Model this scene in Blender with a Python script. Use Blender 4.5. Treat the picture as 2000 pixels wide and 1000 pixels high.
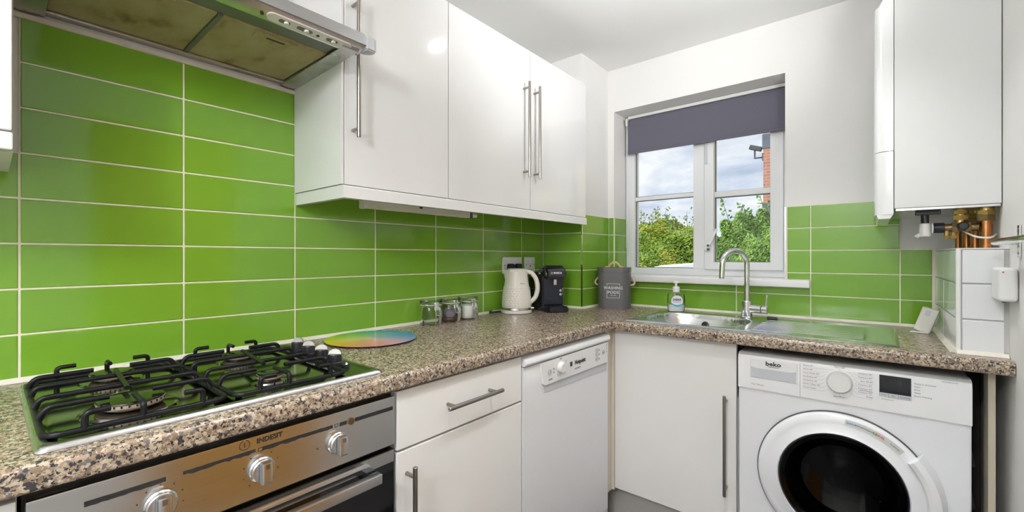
import bpy, bmesh, math, random
from mathutils import Vector, Matrix
random.seed(7)
for o in list(bpy.data.objects): bpy.data.objects.remove(o)
SC = bpy.context.scene
COL = SC.collection
PI = math.pi

# ---------------------------------------------------------------- camera
cam_d = bpy.data.cameras.new('camera'); cam = bpy.data.objects.new('camera', cam_d); COL.objects.link(cam)
cam.location = (1.47, 0.0, 1.19); cam.rotation_euler = (math.radians(90), 0, math.radians(39.626))
cam_d.sensor_width = 36; cam_d.lens = 849/2000*36; cam_d.shift_y = 0.001; cam_d.clip_start = 0.02; cam_d.clip_end = 200
SC.camera = cam
# ---------------------------------------------------------------- sky, sun, exposure
LAMP = 230.0
FILL_UPLIGHT = 900.0
FILL_SPOT = 62.0
FILL_DOWNLIGHT = 28.0
FILL_GLOBE = 108.0
W = bpy.data.worlds.new('sky'); SC.world = W; W.use_nodes = True
nt = W.node_tree; nt.nodes.clear()
def wn(t, **k):
    n = nt.nodes.new(t)
    for a, b in k.items(): setattr(n, a, b)
    return n
wo = wn('ShaderNodeOutputWorld'); bg = wn('ShaderNodeBackground'); tc = wn('ShaderNodeTexCoord'); mp = wn('ShaderNodeMapping')
mp.inputs['Scale'].default_value = (1.0, 1.0, 2.6); mp.inputs['Location'].default_value = (0.3, 0.1, 0.55)
nz = wn('ShaderNodeTexNoise'); nz.inputs['Scale'].default_value = 4.2; nz.inputs['Detail'].default_value = 9; nz.inputs['Roughness'].default_value = .55
nz.inputs['Distortion'].default_value = .35
rp = wn('ShaderNodeValToRGB'); cr = rp.color_ramp
cr.elements[0].position = .36; cr.elements[0].color = (.40, .48, .66, 1)
cr.elements[1].position = .66; cr.elements[1].color = (.96, .97, 1.0, 1)
e = cr.elements.new(.50); e.color = (.62, .69, .84, 1)
nt.links.new(tc.outputs['Generated'], mp.inputs['Vector']); nt.links.new(mp.outputs[0], nz.inputs['Vector'])
nt.links.new(nz.outputs['Fac'], rp.inputs['Fac']); nt.links.new(rp.outputs[0], bg.inputs['Color'])
bg.inputs['Strength'].default_value = 1.08
nt.links.new(bg.outputs[0], wo.inputs['Surface'])
sd = bpy.data.lights.new('sun', 'SUN'); sun = bpy.data.objects.new('sun', sd); COL.objects.link(sun)
sd.energy = 3.4; sd.angle = math.radians(12); sd.color = (1, .96, .88)
sun.rotation_euler = (math.radians(48), 0, math.radians(-28)); sun.location = (0, -4, 9)
SC.view_settings.view_transform = 'Standard'; SC.view_settings.look = 'None'
SC.view_settings.exposure = 0.0; SC.view_settings.gamma = 1.0; SC.view_settings.use_curve_mapping = False

# ---------------------------------------------------------------- materials
M = {}
def new_mat(name):
    m = bpy.data.materials.new(name); m.use_nodes = True
    return m, m.node_tree, m.node_tree.nodes['Principled BSDF']
def mat(name, col, rough=.5, metal=0, noise=0.0, nscale=30, bump=0, bscale=200, coat=0, trans=0, ior=1.5, emit=0, stretch=None, rvar=0, alpha=1, spec=None):
    m, t, p = new_mat(name)
    p.inputs['Base Color'].default_value = (*col, 1); p.inputs['Roughness'].default_value = rough
    p.inputs['Metallic'].default_value = metal; p.inputs['IOR'].default_value = ior
    p.inputs['Coat Weight'].default_value = coat; p.inputs['Coat Roughness'].default_value = .04
    p.inputs['Transmission Weight'].default_value = trans
    if spec is not None: p.inputs['Specular IOR Level'].default_value = spec
    c = t.nodes.new('ShaderNodeTexCoord'); src = c.outputs['Object']
    if stretch:
        mm = t.nodes.new('ShaderNodeMapping'); mm.inputs['Scale'].default_value = stretch
        t.links.new(src, mm.inputs['Vector']); src = mm.outputs[0]
    if noise or rvar:
        n = t.nodes.new('ShaderNodeTexNoise'); n.inputs['Scale'].default_value = nscale; n.inputs['Detail'].default_value = 3
        t.links.new(src, n.inputs['Vector'])
        if noise:
            r = t.nodes.new('ShaderNodeMix'); r.data_type = 'RGBA'
            r.inputs['A'].default_value = (*[max(0, x*(1-noise)) for x in col], 1); r.inputs['B'].default_value = (*[min(1, x*(1+noise)) for x in col], 1)
            t.links.new(n.outputs['Fac'], r.inputs['Factor']); t.links.new(r.outputs['Result'], p.inputs['Base Color'])
        if rvar:
            mr = t.nodes.new('ShaderNodeMapRange'); mr.inputs['To Min'].default_value = max(.01, rough-rvar); mr.inputs['To Max'].default_value = rough+rvar
            t.links.new(n.outputs['Fac'], mr.inputs['Value']); t.links.new(mr.outputs[0], p.inputs['Roughness'])
    if bump:
        b = t.nodes.new('ShaderNodeTexNoise'); b.inputs['Scale'].default_value = bscale; b.inputs['Detail'].default_value = 2
        t.links.new(src, b.inputs['Vector'])
        bp = t.nodes.new('ShaderNodeBump'); bp.inputs['Strength'].default_value = bump; bp.inputs['Distance'].default_value = .002
        t.links.new(b.outputs['Fac'], bp.inputs['Height']); t.links.new(bp.outputs[0], p.inputs['Normal'])
    if emit:
        p.inputs['Emission Color'].default_value = (*col, 1); p.inputs['Emission Strength'].default_value = emit
    M[name] = m
    return m
mat('wall', (.80, .79, .77), .75, noise=.02, nscale=4, bump=.15, bscale=260)
mat('ceiling', (.84, .84, .83), .8, noise=.02, nscale=3, bump=.2, bscale=150)
mat('grout', (.86, .81, .66), .8, noise=.12, nscale=22)
mat('caulk', (.78, .73, .64), .5, noise=.08, nscale=30)
mat('gloss_white', (.79, .788, .78), .10, coat=.4, noise=.01, nscale=6)
mat('satin_white', (.87, .865, .85), .30, noise=.015, nscale=8, bump=.03, bscale=40)
mat('carcass_white', (.76, .76, .72), .45, noise=.02, nscale=10)
mat('appliance_white', (.85, .86, .89), .28, noise=.01, nscale=10)
mat('appliance_panel', (.87, .87, .88), .3, noise=.01, nscale=10)
mat('appliance_grey', (.58, .60, .64), .35, noise=.02, nscale=10)
mat('socket_grey', (.70, .71, .72), .35, noise=.03, nscale=20)
mat('upvc', (.82, .83, .84), .25, noise=.01, nscale=10)
mat('boiler_white', (.72, .72, .71), .35, noise=.015, nscale=10)
mat('boiler_gloss', (.82, .82, .82), .14, noise=.01, nscale=10)
mat('steel', (.66, .66, .67), .24, metal=1, noise=.08, nscale=14, stretch=(1, 1, 14), rvar=.06)
mat('steel_panel', (.60, .59, .58), .22, metal=1, noise=.06, nscale=9, stretch=(1, 1.5, 26), rvar=.05)
mat('sink_steel', (.70, .71, .72), .22, metal=1, noise=.04, nscale=30, rvar=.05)
mat('hob_steel', (.23, .23, .22), .11, metal=1, noise=.05, nscale=7, rvar=.03)
mat('handle_steel', (.34, .31, .28), .30, metal=1, noise=.06, nscale=60)
mat('chrome', (.82, .83, .85), .06, metal=1, noise=.02, nscale=20)
mat('hood_steel', (.52, .51, .50), .28, metal=1, noise=.1, nscale=10, stretch=(1, 1, 20), rvar=.05)
mat('hood_dark', (.20, .20, .18), .5, metal=.7, noise=.15, nscale=20)
mat('black_enamel', (.006, .006, .008), .36, noise=.3, nscale=50, rvar=.08, spec=.25)
mat('burner_alloy', (.42, .33, .25), .55, metal=.3, noise=.2, nscale=60)
mat('cap_enamel', (.010, .012, .008), .10, noise=.2, nscale=30)
mat('knob_silver', (.34, .33, .31), .45, metal=.6, noise=.08, nscale=80)
mat('black_plastic', (.014, .014, .018), .28, noise=.2, nscale=40)
mat('black_gloss', (.010, .011, .016), .07, coat=.5, noise=.1, nscale=20)
mat('dark_navy', (.012, .014, .030), .22, noise=.15, nscale=30)
mat('dark_grey', (.08, .08, .085), .45, noise=.1, nscale=20)
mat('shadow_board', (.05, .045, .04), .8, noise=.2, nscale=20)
mat('oven_glass', (.006, .006, .007), .05, coat=.3, noise=.1, nscale=10)
mat('print_black', (.02, .02, .022), .5, noise=.1, nscale=90)
mat('print_grey', (.24, .25, .27), .5, noise=.1, nscale=90)
mat('print_white', (.85, .85, .85), .5, noise=.04, nscale=90)
mat('print_navy', (.03, .04, .16), .5, noise=.1, nscale=90)
mat('print_blue', (.10, .30, .62), .5, noise=.05, nscale=60)
mat('print_teal', (.03, .42, .60), .4, noise=.1, nscale=60)
mat('print_red', (.65, .06, .08), .5, noise=.05, nscale=60)
mat('print_green', (.22, .50, .12), .5, noise=.05, nscale=60)
mat('sticker', (.58, .59, .58), .35, noise=.04, nscale=60)
mat('paper_white', (.80, .80, .80), .5, noise=.02, nscale=40)
mat('plinth', (.50, .48, .46), .45, noise=.06, nscale=14)
mat('filler_cream', (.72, .66, .56), .4, noise=.03, nscale=12)
mat('timber_batten', (.60, .54, .42), .6, noise=.1, nscale=20, stretch=(6, 6, .6))
mat('floor_tile', (.035, .034, .036), .28, noise=.25, nscale=9, bump=.1, bscale=60)
mat('floor_grout', (.20, .19, .18), .8, noise=.1, nscale=30)
mat('white_tile', (.80, .81, .82), .10, noise=.015, nscale=8)
mat('white_grout', (.62, .61, .59), .7, noise=.05, nscale=30)
mat('kettle_cream', (.74, .71, .64), .32, noise=.02, nscale=20)
mat('canister_grey', (.115, .113, .118), .45, noise=.05, nscale=30)
mat('canister_grey_front', (.115, .113, .118), .45, noise=.05, nscale=30)
mat('handle_wood', (.60, .40, .17), .5, noise=.2, nscale=30, stretch=(1, 1, 8))
mat('rope', (.60, .50, .33), .9, noise=.25, nscale=160, bump=.6, bscale=400)
mat('soap_label', (.78, .76, .80), .35, noise=.03, nscale=40)
mat('soap_liquid', (.86, .87, .86), .25, noise=.02, nscale=20, spec=.3)
mat('white_plastic', (.80, .80, .78), .32, noise=.015, nscale=20)
mat('cream_plastic', (.74, .73, .66), .35, noise=.02, nscale=20)
mat('brass', (.46, .31, .11), .30, metal=1, noise=.25, nscale=60, rvar=.1)
mat('old_brass', (.24, .17, .08), .36, metal=1, noise=.35, nscale=60, rvar=.1)
mat('copper', (.48, .20, .075), .26, metal=1, noise=.25, nscale=35, rvar=.1)
mat('blind', (.125, .12, .155), .85, noise=.06, nscale=300, bump=.3, bscale=900)
mat('oak', (.68, .34, .06), .42, noise=.28, nscale=8, stretch=(1, 9, .9))
mat('sugar', (.86, .85, .83), .8, noise=.03, nscale=300)
mat('coffee', (.20, .13, .10), .8, noise=.4, nscale=200)
mat('pods', (.22, .19, .24), .4, noise=.3, nscale=60)
mat('bush_stem', (.13, .09, .05), .9, noise=.2, nscale=20)
mat('grass', (.10, .20, .04), .9, noise=.3, nscale=4)
mat('concrete', (.36, .35, .33), .9, noise=.2, nscale=40)
mat('car_paint', (.66, .68, .72), .16, coat=.6, noise=.01, nscale=4)
mat('car_glass', (.02, .025, .03), .05, noise=.1, nscale=4)
mat('tyre', (.02, .02, .02), .7, noise=.1, nscale=20)
mat('quoin', (.16, .18, .23), .8, noise=.15, nscale=5)
mat('buff_wall', (.74, .62, .34), .8, noise=.1, nscale=2)
mat('roof_tile', (.16, .10, .08), .8, noise=.2, nscale=5)
mat('bulb', (.97, .985, 1.0), .5, emit=LAMP)
mat('globe', (.97, .985, 1.0), .5, emit=FILL_GLOBE)
mat('bulb_small', (.97, .985, 1.0), .5, emit=LAMP*1.8)
mat('fill_uplight_bulb', (.97, .985, 1.0), .5, emit=FILL_UPLIGHT)
mat('outer_wall', (.40, .20, .13), .85, noise=.15, nscale=6)

def green_tile():
    m, t, p = new_mat('green_tile')
    oi = t.nodes.new('ShaderNodeObjectInfo'); c = t.nodes.new('ShaderNodeTexCoord')
    n = t.nodes.new('ShaderNodeTexNoise'); n.inputs['Scale'].default_value = 9; n.inputs['Detail'].default_value = 3
    t.links.new(c.outputs['Object'], n.inputs['Vector'])
    a = t.nodes.new('ShaderNodeMath'); a.operation = 'MULTIPLY'; a.inputs[1].default_value = .5
    t.links.new(oi.outputs['Random'], a.inputs[0])
    b = t.nodes.new('ShaderNodeMath'); b.operation = 'MULTIPLY_ADD'; b.inputs[1].default_value = .5
    t.links.new(n.outputs['Fac'], b.inputs[0]); t.links.new(a.outputs[0], b.inputs[2])
    mx = t.nodes.new('ShaderNodeMix'); mx.data_type = 'RGBA'
    mx.inputs['A'].default_value = (.160, .345, .024, 1); mx.inputs['B'].default_value = (.188, .395, .034, 1)
    t.links.new(b.outputs[0], mx.inputs['Factor']); t.links.new(mx.outputs['Result'], p.inputs['Base Color'])
    p.inputs['Roughness'].default_value = .10; p.inputs['IOR'].default_value = 1.55
    n2 = t.nodes.new('ShaderNodeTexNoise'); n2.inputs['Scale'].default_value = 5
    t.links.new(c.outputs['Object'], n2.inputs['Vector'])
    bp = t.nodes.new('ShaderNodeBump'); bp.inputs['Strength'].default_value = .12; bp.inputs['Distance'].default_value = .004
    t.links.new(n2.outputs['Fac'], bp.inputs['Height']); t.links.new(bp.outputs[0], p.inputs['Normal'])
    M['green_tile'] = m
green_tile()
def granite():
    m, t, p = new_mat('worktop_granite')
    c = t.nodes.new('ShaderNodeTexCoord')
    nd = t.nodes.new('ShaderNodeTexNoise'); nd.inputs['Scale'].default_value = 260; nd.inputs['Detail'].default_value = 2
    t.links.new(c.outputs['Object'], nd.inputs['Vector'])
    add = t.nodes.new('ShaderNodeMix'); add.data_type = 'RGBA'; add.blend_type = 'LINEAR_LIGHT'; add.inputs['Factor'].default_value = .004
    t.links.new(c.outputs['Object'], add.inputs['A']); t.links.new(nd.outputs['Color'], add.inputs['B'])
    cols = []
    for sc, stops in ((185, ((0, (.48, .39, .29)), (.20, (0.217, 0.152, 0.100)), (.38, (0.365, 0.270, 0.191)), (.54, (0.048, 0.044, 0.048)), (.70, (0.522, 0.452, 0.365)), (.82, (0.165, 0.144, 0.139)), (.92, (.30, .225, .165)))),
                      (340, ((0, (.42, .33, .235)), (.25, (0.209, 0.148, 0.100)), (.48, (0.030, 0.026, 0.030)), (.68, (0.296, 0.226, 0.165)), (.87, (0.505, 0.435, 0.348))))):
        v = t.nodes.new('ShaderNodeTexVoronoi'); v.inputs['Scale'].default_value = sc
        t.links.new(add.outputs['Result'], v.inputs['Vector'])
        s = t.nodes.new('ShaderNodeSeparateColor'); t.links.new(v.outputs['Color'], s.inputs[0])
        r = t.nodes.new('ShaderNodeValToRGB'); r.color_ramp.interpolation = 'CONSTANT'
        for i, (pos, cc) in enumerate(stops):
            el = r.color_ramp.elements[i] if i < 2 else r.color_ramp.elements.new(pos)
            el.position = pos; el.color = (*cc, 1)
        t.links.new(s.outputs[0], r.inputs[0]); cols.append((r, s))
    mx = t.nodes.new('ShaderNodeMix'); mx.data_type = 'RGBA'
    g = t.nodes.new('ShaderNodeMath'); g.operation = 'GREATER_THAN'; g.inputs[1].default_value = .52
    t.links.new(cols[0][1].outputs[1], g.inputs[0]); t.links.new(g.outputs[0], mx.inputs['Factor'])
    t.links.new(cols[0][0].outputs[0], mx.inputs['A']); t.links.new(cols[1][0].outputs[0], mx.inputs['B'])
    t.links.new(mx.outputs['Result'], p.inputs['Base Color'])
    p.inputs['Roughness'].default_value = .26; p.inputs['IOR'].default_value = 1.5
    M['granite'] = m
granite()
def filter_mesh():
    m, t, p = new_mat('hood_filter')
    c = t.nodes.new('ShaderNodeTexCoord')
    n = t.nodes.new('ShaderNodeTexNoise'); n.inputs['Scale'].default_value = 7; n.inputs['Detail'].default_value = 6
    mp_ = t.nodes.new('ShaderNodeMapping'); mp_.inputs['Scale'].default_value = (1, 2.2, 1)
    t.links.new(c.outputs['Object'], mp_.inputs['Vector']); t.links.new(mp_.outputs[0], n.inputs['Vector'])
    r = t.nodes.new('ShaderNodeValToRGB')
    r.color_ramp.elements[0].position = .30; r.color_ramp.elements[0].color = (.20, .11, .025, 1)
    r.color_ramp.elements[1].position = .62; r.color_ramp.elements[1].color = (.46, .40, .22, 1)
    e = r.color_ramp.elements.new(.42); e.color = (.40, .32, .15, 1)
    t.links.new(n.outputs['Fac'], r.inputs[0]); t.links.new(r.outputs[0], p.inputs['Base Color'])
    v = t.nodes.new('ShaderNodeTexVoronoi'); v.inputs['Scale'].default_value = 420
    t.links.new(c.outputs['Object'], v.inputs['Vector'])
    b = t.nodes.new('ShaderNodeBump'); b.inputs['Strength'].default_value = .6; b.inputs['Distance'].default_value = .002
    t.links.new(v.outputs['Distance'], b.inputs['Height']); t.links.new(b.outputs[0], p.inputs['Normal'])
    p.inputs['Roughness'].default_value = .5; p.inputs['Metallic'].default_value = .35
    M['hood_filter'] = m
filter_mesh()
def rainbow():
    m, t, p = new_mat('rainbow_print')
    c = t.nodes.new('ShaderNodeTexCoord'); s = t.nodes.new('ShaderNodeSeparateXYZ'); t.links.new(c.outputs['Object'], s.inputs[0])
    a = t.nodes.new('ShaderNodeMath'); a.operation = 'ARCTAN2'; t.links.new(s.outputs['Y'], a.inputs[0]); t.links.new(s.outputs['X'], a.inputs[1])
    k = t.nodes.new('ShaderNodeMapRange'); k.inputs['From Min'].default_value = -PI; k.inputs['From Max'].default_value = PI
    t.links.new(a.outputs[0], k.inputs['Value'])
    r = t.nodes.new('ShaderNodeValToRGB')
    # local +x points at the room, +y along the wall to the window; -180..180 degrees
    st = ((0, (.15, .55, .06)), (.10, (.42, .62, .03)), (.20, (.72, .62, .03)), (.30, (.80, .38, .04)), (.40, (.75, .24, .20)), (.50, (.70, .30, .42)), (.60, (.20, .28, .60)), (.70, (.01, .22, .60)), (.84, (.02, .36, .55)), (.93, (.04, .48, .30)), (1, (.15, .55, .06)))
    for i, (pos, cc) in enumerate(st):
        el = r.color_ramp.elements[i] if i < 2 else r.color_ramp.elements.new(pos)
        el.position = pos; el.color = (*cc, 1)
    t.links.new(k.outputs[0], r.inputs[0])
    l = t.nodes.new('ShaderNodeVectorMath'); l.operation = 'LENGTH'; t.links.new(c.outputs['Object'], l.inputs[0])
    k2 = t.nodes.new('ShaderNodeMapRange'); k2.inputs['From Min'].default_value = .0; k2.inputs['From Max'].default_value = .13
    k2.inputs['To Min'].default_value = .60; k2.inputs['To Max'].default_value = 0
    t.links.new(l.outputs['Value'], k2.inputs['Value'])
    mx = t.nodes.new('ShaderNodeMix'); mx.data_type = 'RGBA'; mx.inputs['B'].default_value = (.70, .62, .55, 1)
    t.links.new(k2.outputs[0], mx.inputs['Factor']); t.links.new(r.outputs[0], mx.inputs['A'])
    t.links.new(mx.outputs['Result'], p.inputs['Base Color']); p.inputs['Roughness'].default_value = .06
    M['rainbow'] = m
rainbow()
def glass(name, col, rough=0.0, thin=False):
    m, t, p = new_mat(name)
    if thin:
        # flat double glazing: mostly clear with a mirror-like fresnel skin
        t.nodes.clear(); o = t.nodes.new('ShaderNodeOutputMaterial'); tr = t.nodes.new('ShaderNodeBsdfTransparent'); gl = t.nodes.new('ShaderNodeBsdfGlossy')
        gl.inputs['Roughness'].default_value = .01; tr.inputs['Color'].default_value = (*col, 1)
        f = t.nodes.new('ShaderNodeFresnel'); f.inputs['IOR'].default_value = 1.35
        mx = t.nodes.new('ShaderNodeMixShader'); t.links.new(f.outputs[0], mx.inputs[0]); t.links.new(tr.outputs[0], mx.inputs[1]); t.links.new(gl.outputs[0], mx.inputs[2])
        t.links.new(mx.outputs[0], o.inputs[0])
    else:
        p.inputs['Base Color'].default_value = (*col, 1); p.inputs['Transmission Weight'].default_value = 1; p.inputs['Roughness'].default_value = rough; p.inputs['IOR'].default_value = 1.45
    M[name] = m
glass('pane', (.97, .985, .98), thin=True)
glass('jar_glass', (.975, .985, .978), thin=True)
glass('bottle_glass', (.97, .985, .985), thin=True)
glass('drum_glass', (.16, .165, .17), thin=True)
def leaf(name, c0, c1, c2, sc):
    m, t, p = new_mat(name)
    c = t.nodes.new('ShaderNodeTexCoord'); n = t.nodes.new('ShaderNodeTexNoise'); n.inputs['Scale'].default_value = sc; n.inputs['Detail'].default_value = 6; n.inputs['Roughness'].default_value = .75
    t.links.new(c.outputs['Object'], n.inputs['Vector'])
    r = t.nodes.new('ShaderNodeValToRGB'); r.color_ramp.elements[0].position = .30; r.color_ramp.elements[0].color = (*c0, 1)
    r.color_ramp.elements[1].position = .72; r.color_ramp.elements[1].color = (*c2, 1); e = r.color_ramp.elements.new(.5); e.color = (*c1, 1)
    t.links.new(n.outputs['Fac'], r.inputs[0]); t.links.new(r.outputs[0], p.inputs['Base Color']); p.inputs['Roughness'].default_value = .45
    M[name] = m
leaf('leaf_hedge', (.09, .19, .02), (.27, .40, .04), (.60, .52, .07), 3)
leaf('leaf_conifer', (.10, .22, .03), (.22, .40, .06), (.38, .55, .12), 4)
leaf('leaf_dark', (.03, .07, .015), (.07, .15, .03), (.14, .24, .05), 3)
def brick_mat():
    m, t, p = new_mat('brick_far')
    c = t.nodes.new('ShaderNodeTexCoord'); mp_ = t.nodes.new('ShaderNodeMapping'); mp_.inputs['Rotation'].default_value = (PI/2, 0, 0)
    b = t.nodes.new('ShaderNodeTexBrick'); b.inputs['Scale'].default_value = 1; b.inputs['Brick Width'].default_value = .225; b.inputs['Row Height'].default_value = .075; b.inputs['Mortar Size'].default_value = .007
    b.inputs['Color1'].default_value = (.46, .17, .11, 1); b.inputs['Color2'].default_value = (.60, .26, .17, 1); b.inputs['Mortar'].default_value = (.55, .45, .38, 1)
    t.links.new(c.outputs['Object'], mp_.inputs['Vector']); t.links.new(mp_.outputs[0], b.inputs['Vector']); t.links.new(b.outputs['Color'], p.inputs['Base Color']); p.inputs['Roughness'].default_value = .85
    M['brick_far'] = m
brick_mat()

# ---------------------------------------------------------------- mesh helpers
def box(bm, x0, x1, y0, y1, z0, z1, bev=0, seg=2):
    r = bmesh.ops.create_cube(bm, size=1, matrix=Matrix.Translation(((x0+x1)/2, (y0+y1)/2, (z0+z1)/2)) @ Matrix.Diagonal((x1-x0, y1-y0, z1-z0, 1)))
    if bev:
        es = list({e for v in r['verts'] for e in v.link_edges})
        bmesh.ops.bevel(bm, geom=es, offset=bev, segments=seg, affect='EDGES', profile=.5)
    return bm
def Box(*a, **k): return box(bmesh.new(), *a, **k)
def frame_of(d):
    d = Vector(d).normalized(); a = Vector((0, 0, 1)) if abs(d.z) < .9 else Vector((1, 0, 0))
    u = d.cross(a).normalized(); return u, d.cross(u).normalized(), d
def cyl(bm, p0, p1, r0, r1=None, n=24, bev=0):
    p0, p1 = Vector(p0), Vector(p1); r1 = r0 if r1 is None else r1
    u, v, d = frame_of(p1-p0); L = (p1-p0).length
    prof = [(r0, 0), (r1, L)] if not bev else [(r0-bev, 0), (r0, bev), (r1, L-bev), (r1-bev, L)]
    rings = []
    for r, h in prof:
        rings.append([bm.verts.new(p0+d*h+(u*math.cos(2*PI*i/n)+v*math.sin(2*PI*i/n))*r) for i in range(n)])
    for a, b in zip(rings, rings[1:]):
        for i in range(n): bm.faces.new((a[i], a[(i+1) % n], b[(i+1) % n], b[i]))
    bm.faces.new(rings[0][::-1]); bm.faces.new(rings[-1])
    return bm
def Cyl(*a, **k): return cyl(bmesh.new(), *a, **k)
def lathe(bm, prof, c=(0, 0, 0), axis=(0, 0, 1), n=32):
    u, v, d = frame_of(axis); c = Vector(c); rings = []
    for r, h in prof:
        if r < 1e-6: rings.append([bm.verts.new(c+d*h)])
        else: rings.append([bm.verts.new(c+d*h+(u*math.cos(2*PI*i/n)+v*math.sin(2*PI*i/n))*r) for i in range(n)])
    for a, b in zip(rings, rings[1:]):
        for i in range(n):
            j = (i+1) % n
            q = [a[i] if len(a) > 1 else a[0], a[j] if len(a) > 1 else a[0], b[j] if len(b) > 1 else b[0], b[i] if len(b) > 1 else b[0]]
            q = list(dict.fromkeys(q))
            if len(q) > 2: bm.faces.new(q)
    return bm
def Lathe(*a, **k): return lathe(bmesh.new(), *a, **k)
def fillet(pts, rad, n=5):
    pts = [Vector(p) for p in pts]; out = [pts[0]]
    for i in range(1, len(pts)-1):
        a, b, c = pts[i-1], pts[i], pts[i+1]
        d0, d1 = (a-b), (c-b); r = min(rad, d0.length*.49, d1.length*.49)
        s, e_ = b+d0.normalized()*r, b+d1.normalized()*r
        for k in range(n+1):
            t = k/n; out.append(s*(1-t)**2+b*2*t*(1-t)+e_*t*t)
    out.append(pts[-1]); return out
def tube(bm, pts, r, n=8, closed=False):
    pts = [Vector(p) for p in pts]; N = len(pts); rings = []; u = None
    for i, p in enumerate(pts):
        if closed: d = (pts[(i+1) % N]-pts[i-1]).normalized()
        else: d = (pts[min(i+1, N-1)]-pts[max(i-1, 0)]).normalized()
        if u is None: u, v, _ = frame_of(d)
        else:
            u = (u-d*u.dot(d)).normalized()
        v = d.cross(u); rr = r[i] if isinstance(r, (list, tuple)) else r
        rings.append([bm.verts.new(p+(u*math.cos(2*PI*k/n)+v*math.sin(2*PI*k/n))*rr) for k in range(n)])
    for i in range(N if closed else N-1):
        a, b = rings[i], rings[(i+1) % N]
        for k in range(n): bm.faces.new((a[k], a[(k+1) % n], b[(k+1) % n], b[k]))
    if not closed: bm.faces.new(rings[0][::-1]); bm.faces.new(rings[-1])
    return bm
def Tube(*a, **k): return tube(bmesh.new(), *a, **k)
def prism(bm, poly, fn, a, b):
    """poly: 2d points, fn(p,q,t)->3d, extruded t=a..b"""
    A = [bm.verts.new(fn(p, q, a)) for p, q in poly]; B_ = [bm.verts.new(fn(p, q, b)) for p, q in poly]; n = len(poly)
    for i in range(n): bm.faces.new((A[i], A[(i+1) % n], B_[(i+1) % n], B_[i]))
    bm.faces.new(A[::-1]); bm.faces.new(B_); return bm
def Prism(*a): return prism(bmesh.new(), *a)
XZ_Y = lambda p, q, t: (p, t, q)
YZ_X = lambda p, q, t: (t, p, q)
XY_Z = lambda p, q, t: (p, q, t)
def rrect(x0, x1, y0, y1, r, n=5):
    out = []
    for cx, cy, a0 in ((x1-r, y1-r, 0), (x0+r, y1-r, 90), (x0+r, y0+r, 180), (x1-r, y0+r, 270)):
        for k in range(n+1):
            a = math.radians(a0+90*k/n); out.append((cx+r*math.cos(a), cy+r*math.sin(a)))
    return out
def text_bm(s, size, org, right, up, align='CENTER', depth=.0003, bm=None, sx=1.0, bold=0):
    bm = bm or bmesh.new()
    cu = bpy.data.curves.new('txt', 'FONT'); cu.body = s; cu.size = size; cu.align_x = align; cu.align_y = 'CENTER'; cu.resolution_u = 2; cu.extrude = depth; cu.offset = bold*size
    ob = bpy.data.objects.new('txt', cu); COL.objects.link(ob)
    dg = bpy.context.evaluated_depsgraph_get(); me = bpy.data.meshes.new_from_object(ob.evaluated_get(dg))
    R_, U_ = Vector(right).normalized(), Vector(up).normalized(); N_ = R_.cross(U_)
    mw = Matrix((( R_.x*sx, U_.x, N_.x, org[0]), (R_.y*sx, U_.y, N_.y, org[1]), (R_.z*sx, U_.z, N_.z, org[2]), (0, 0, 0, 1)))
    me.transform(mw); bm.from_mesh(me)
    bpy.data.objects.remove(ob); bpy.data.curves.remove(cu); bpy.data.meshes.remove(me)
    return bm
def mesh_of(name, bm, m, smooth=True, ang=35):
    bmesh.ops.recalc_face_normals(bm, faces=bm.faces)
    me = bpy.data.meshes.new(name); bm.to_mesh(me); bm.free()
    if smooth:
        me.polygons.foreach_set('use_smooth', [True]*len(me.polygons)); me.set_sharp_from_angle(angle=math.radians(ang))
    me.materials.append(M[m] if isinstance(m, str) else m); return me
def link(name, me, parent=None, loc=(0, 0, 0), rz=0):
    o = bpy.data.objects.new(name, me); COL.objects.link(o)
    if 8 < len(me.polygons) < 20000 and name not in ('foliage', 'floor_tile', 'tile', 'white_tile'):
        wm = o.modifiers.new('weighted', 'WEIGHTED_NORMAL'); wm.keep_sharp = True; wm.weight = 50
    if name in ('panel_marks', 'dial_marks', 'programme_lettering', 'lettering', 'flame_ports'): o['kind'] = 'stuff'
    o.parent = parent; o.location = loc; o.rotation_euler = (0, 0, rz); return o
class Thing:
    def __init__(s, name, label, cat, loc=(0, 0, 0), rz=0, group=None, local=False, kind=None):
        s.o = bpy.data.objects.new(name, None); COL.objects.link(s.o); s.o.location = loc; s.o.rotation_euler = (0, 0, rz); s.o.empty_display_size = .05
        if kind: s.o['kind'] = kind
        s.o['label'] = label; s.o['category'] = cat
        if group: s.o['group'] = group
        s.inv = Matrix.Identity(4) if local else (Matrix.Translation(loc) @ Matrix.Rotation(rz, 4, 'Z')).inverted()
    def part(s, name, bm, m, parent=None, label=None, smooth=True, ang=35):
        bmesh.ops.transform(bm, matrix=s.inv, verts=bm.verts)
        o = link(name, mesh_of(name, bm, m, smooth, ang), parent or s.o)
        if label: o['label'] = label
        return o
def single(name, bm, m, label, cat, loc=(0, 0, 0), group=None, kind=None, ang=35):
    bmesh.ops.translate(bm, vec=-Vector(loc), verts=bm.verts)
    o = link(name, mesh_of(name, bm, m, True, ang), None, loc)
    o['label'] = label; o['category'] = cat
    if group: o['group'] = group
    if kind: o['kind'] = kind
    return o
def struct(name, bm, m, label, cat, parent=None):
    o = link(name, mesh_of(name, bm, m, True), parent)
    if not parent: o['kind'] = 'structure'; o['label'] = label; o['category'] = cat
    return o
def sub(name, bm, m, parent, label=None, ang=35):
    o = link(name, mesh_of(name, bm, m, True, ang), parent)
    if label: o['label'] = label
    return o

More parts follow.
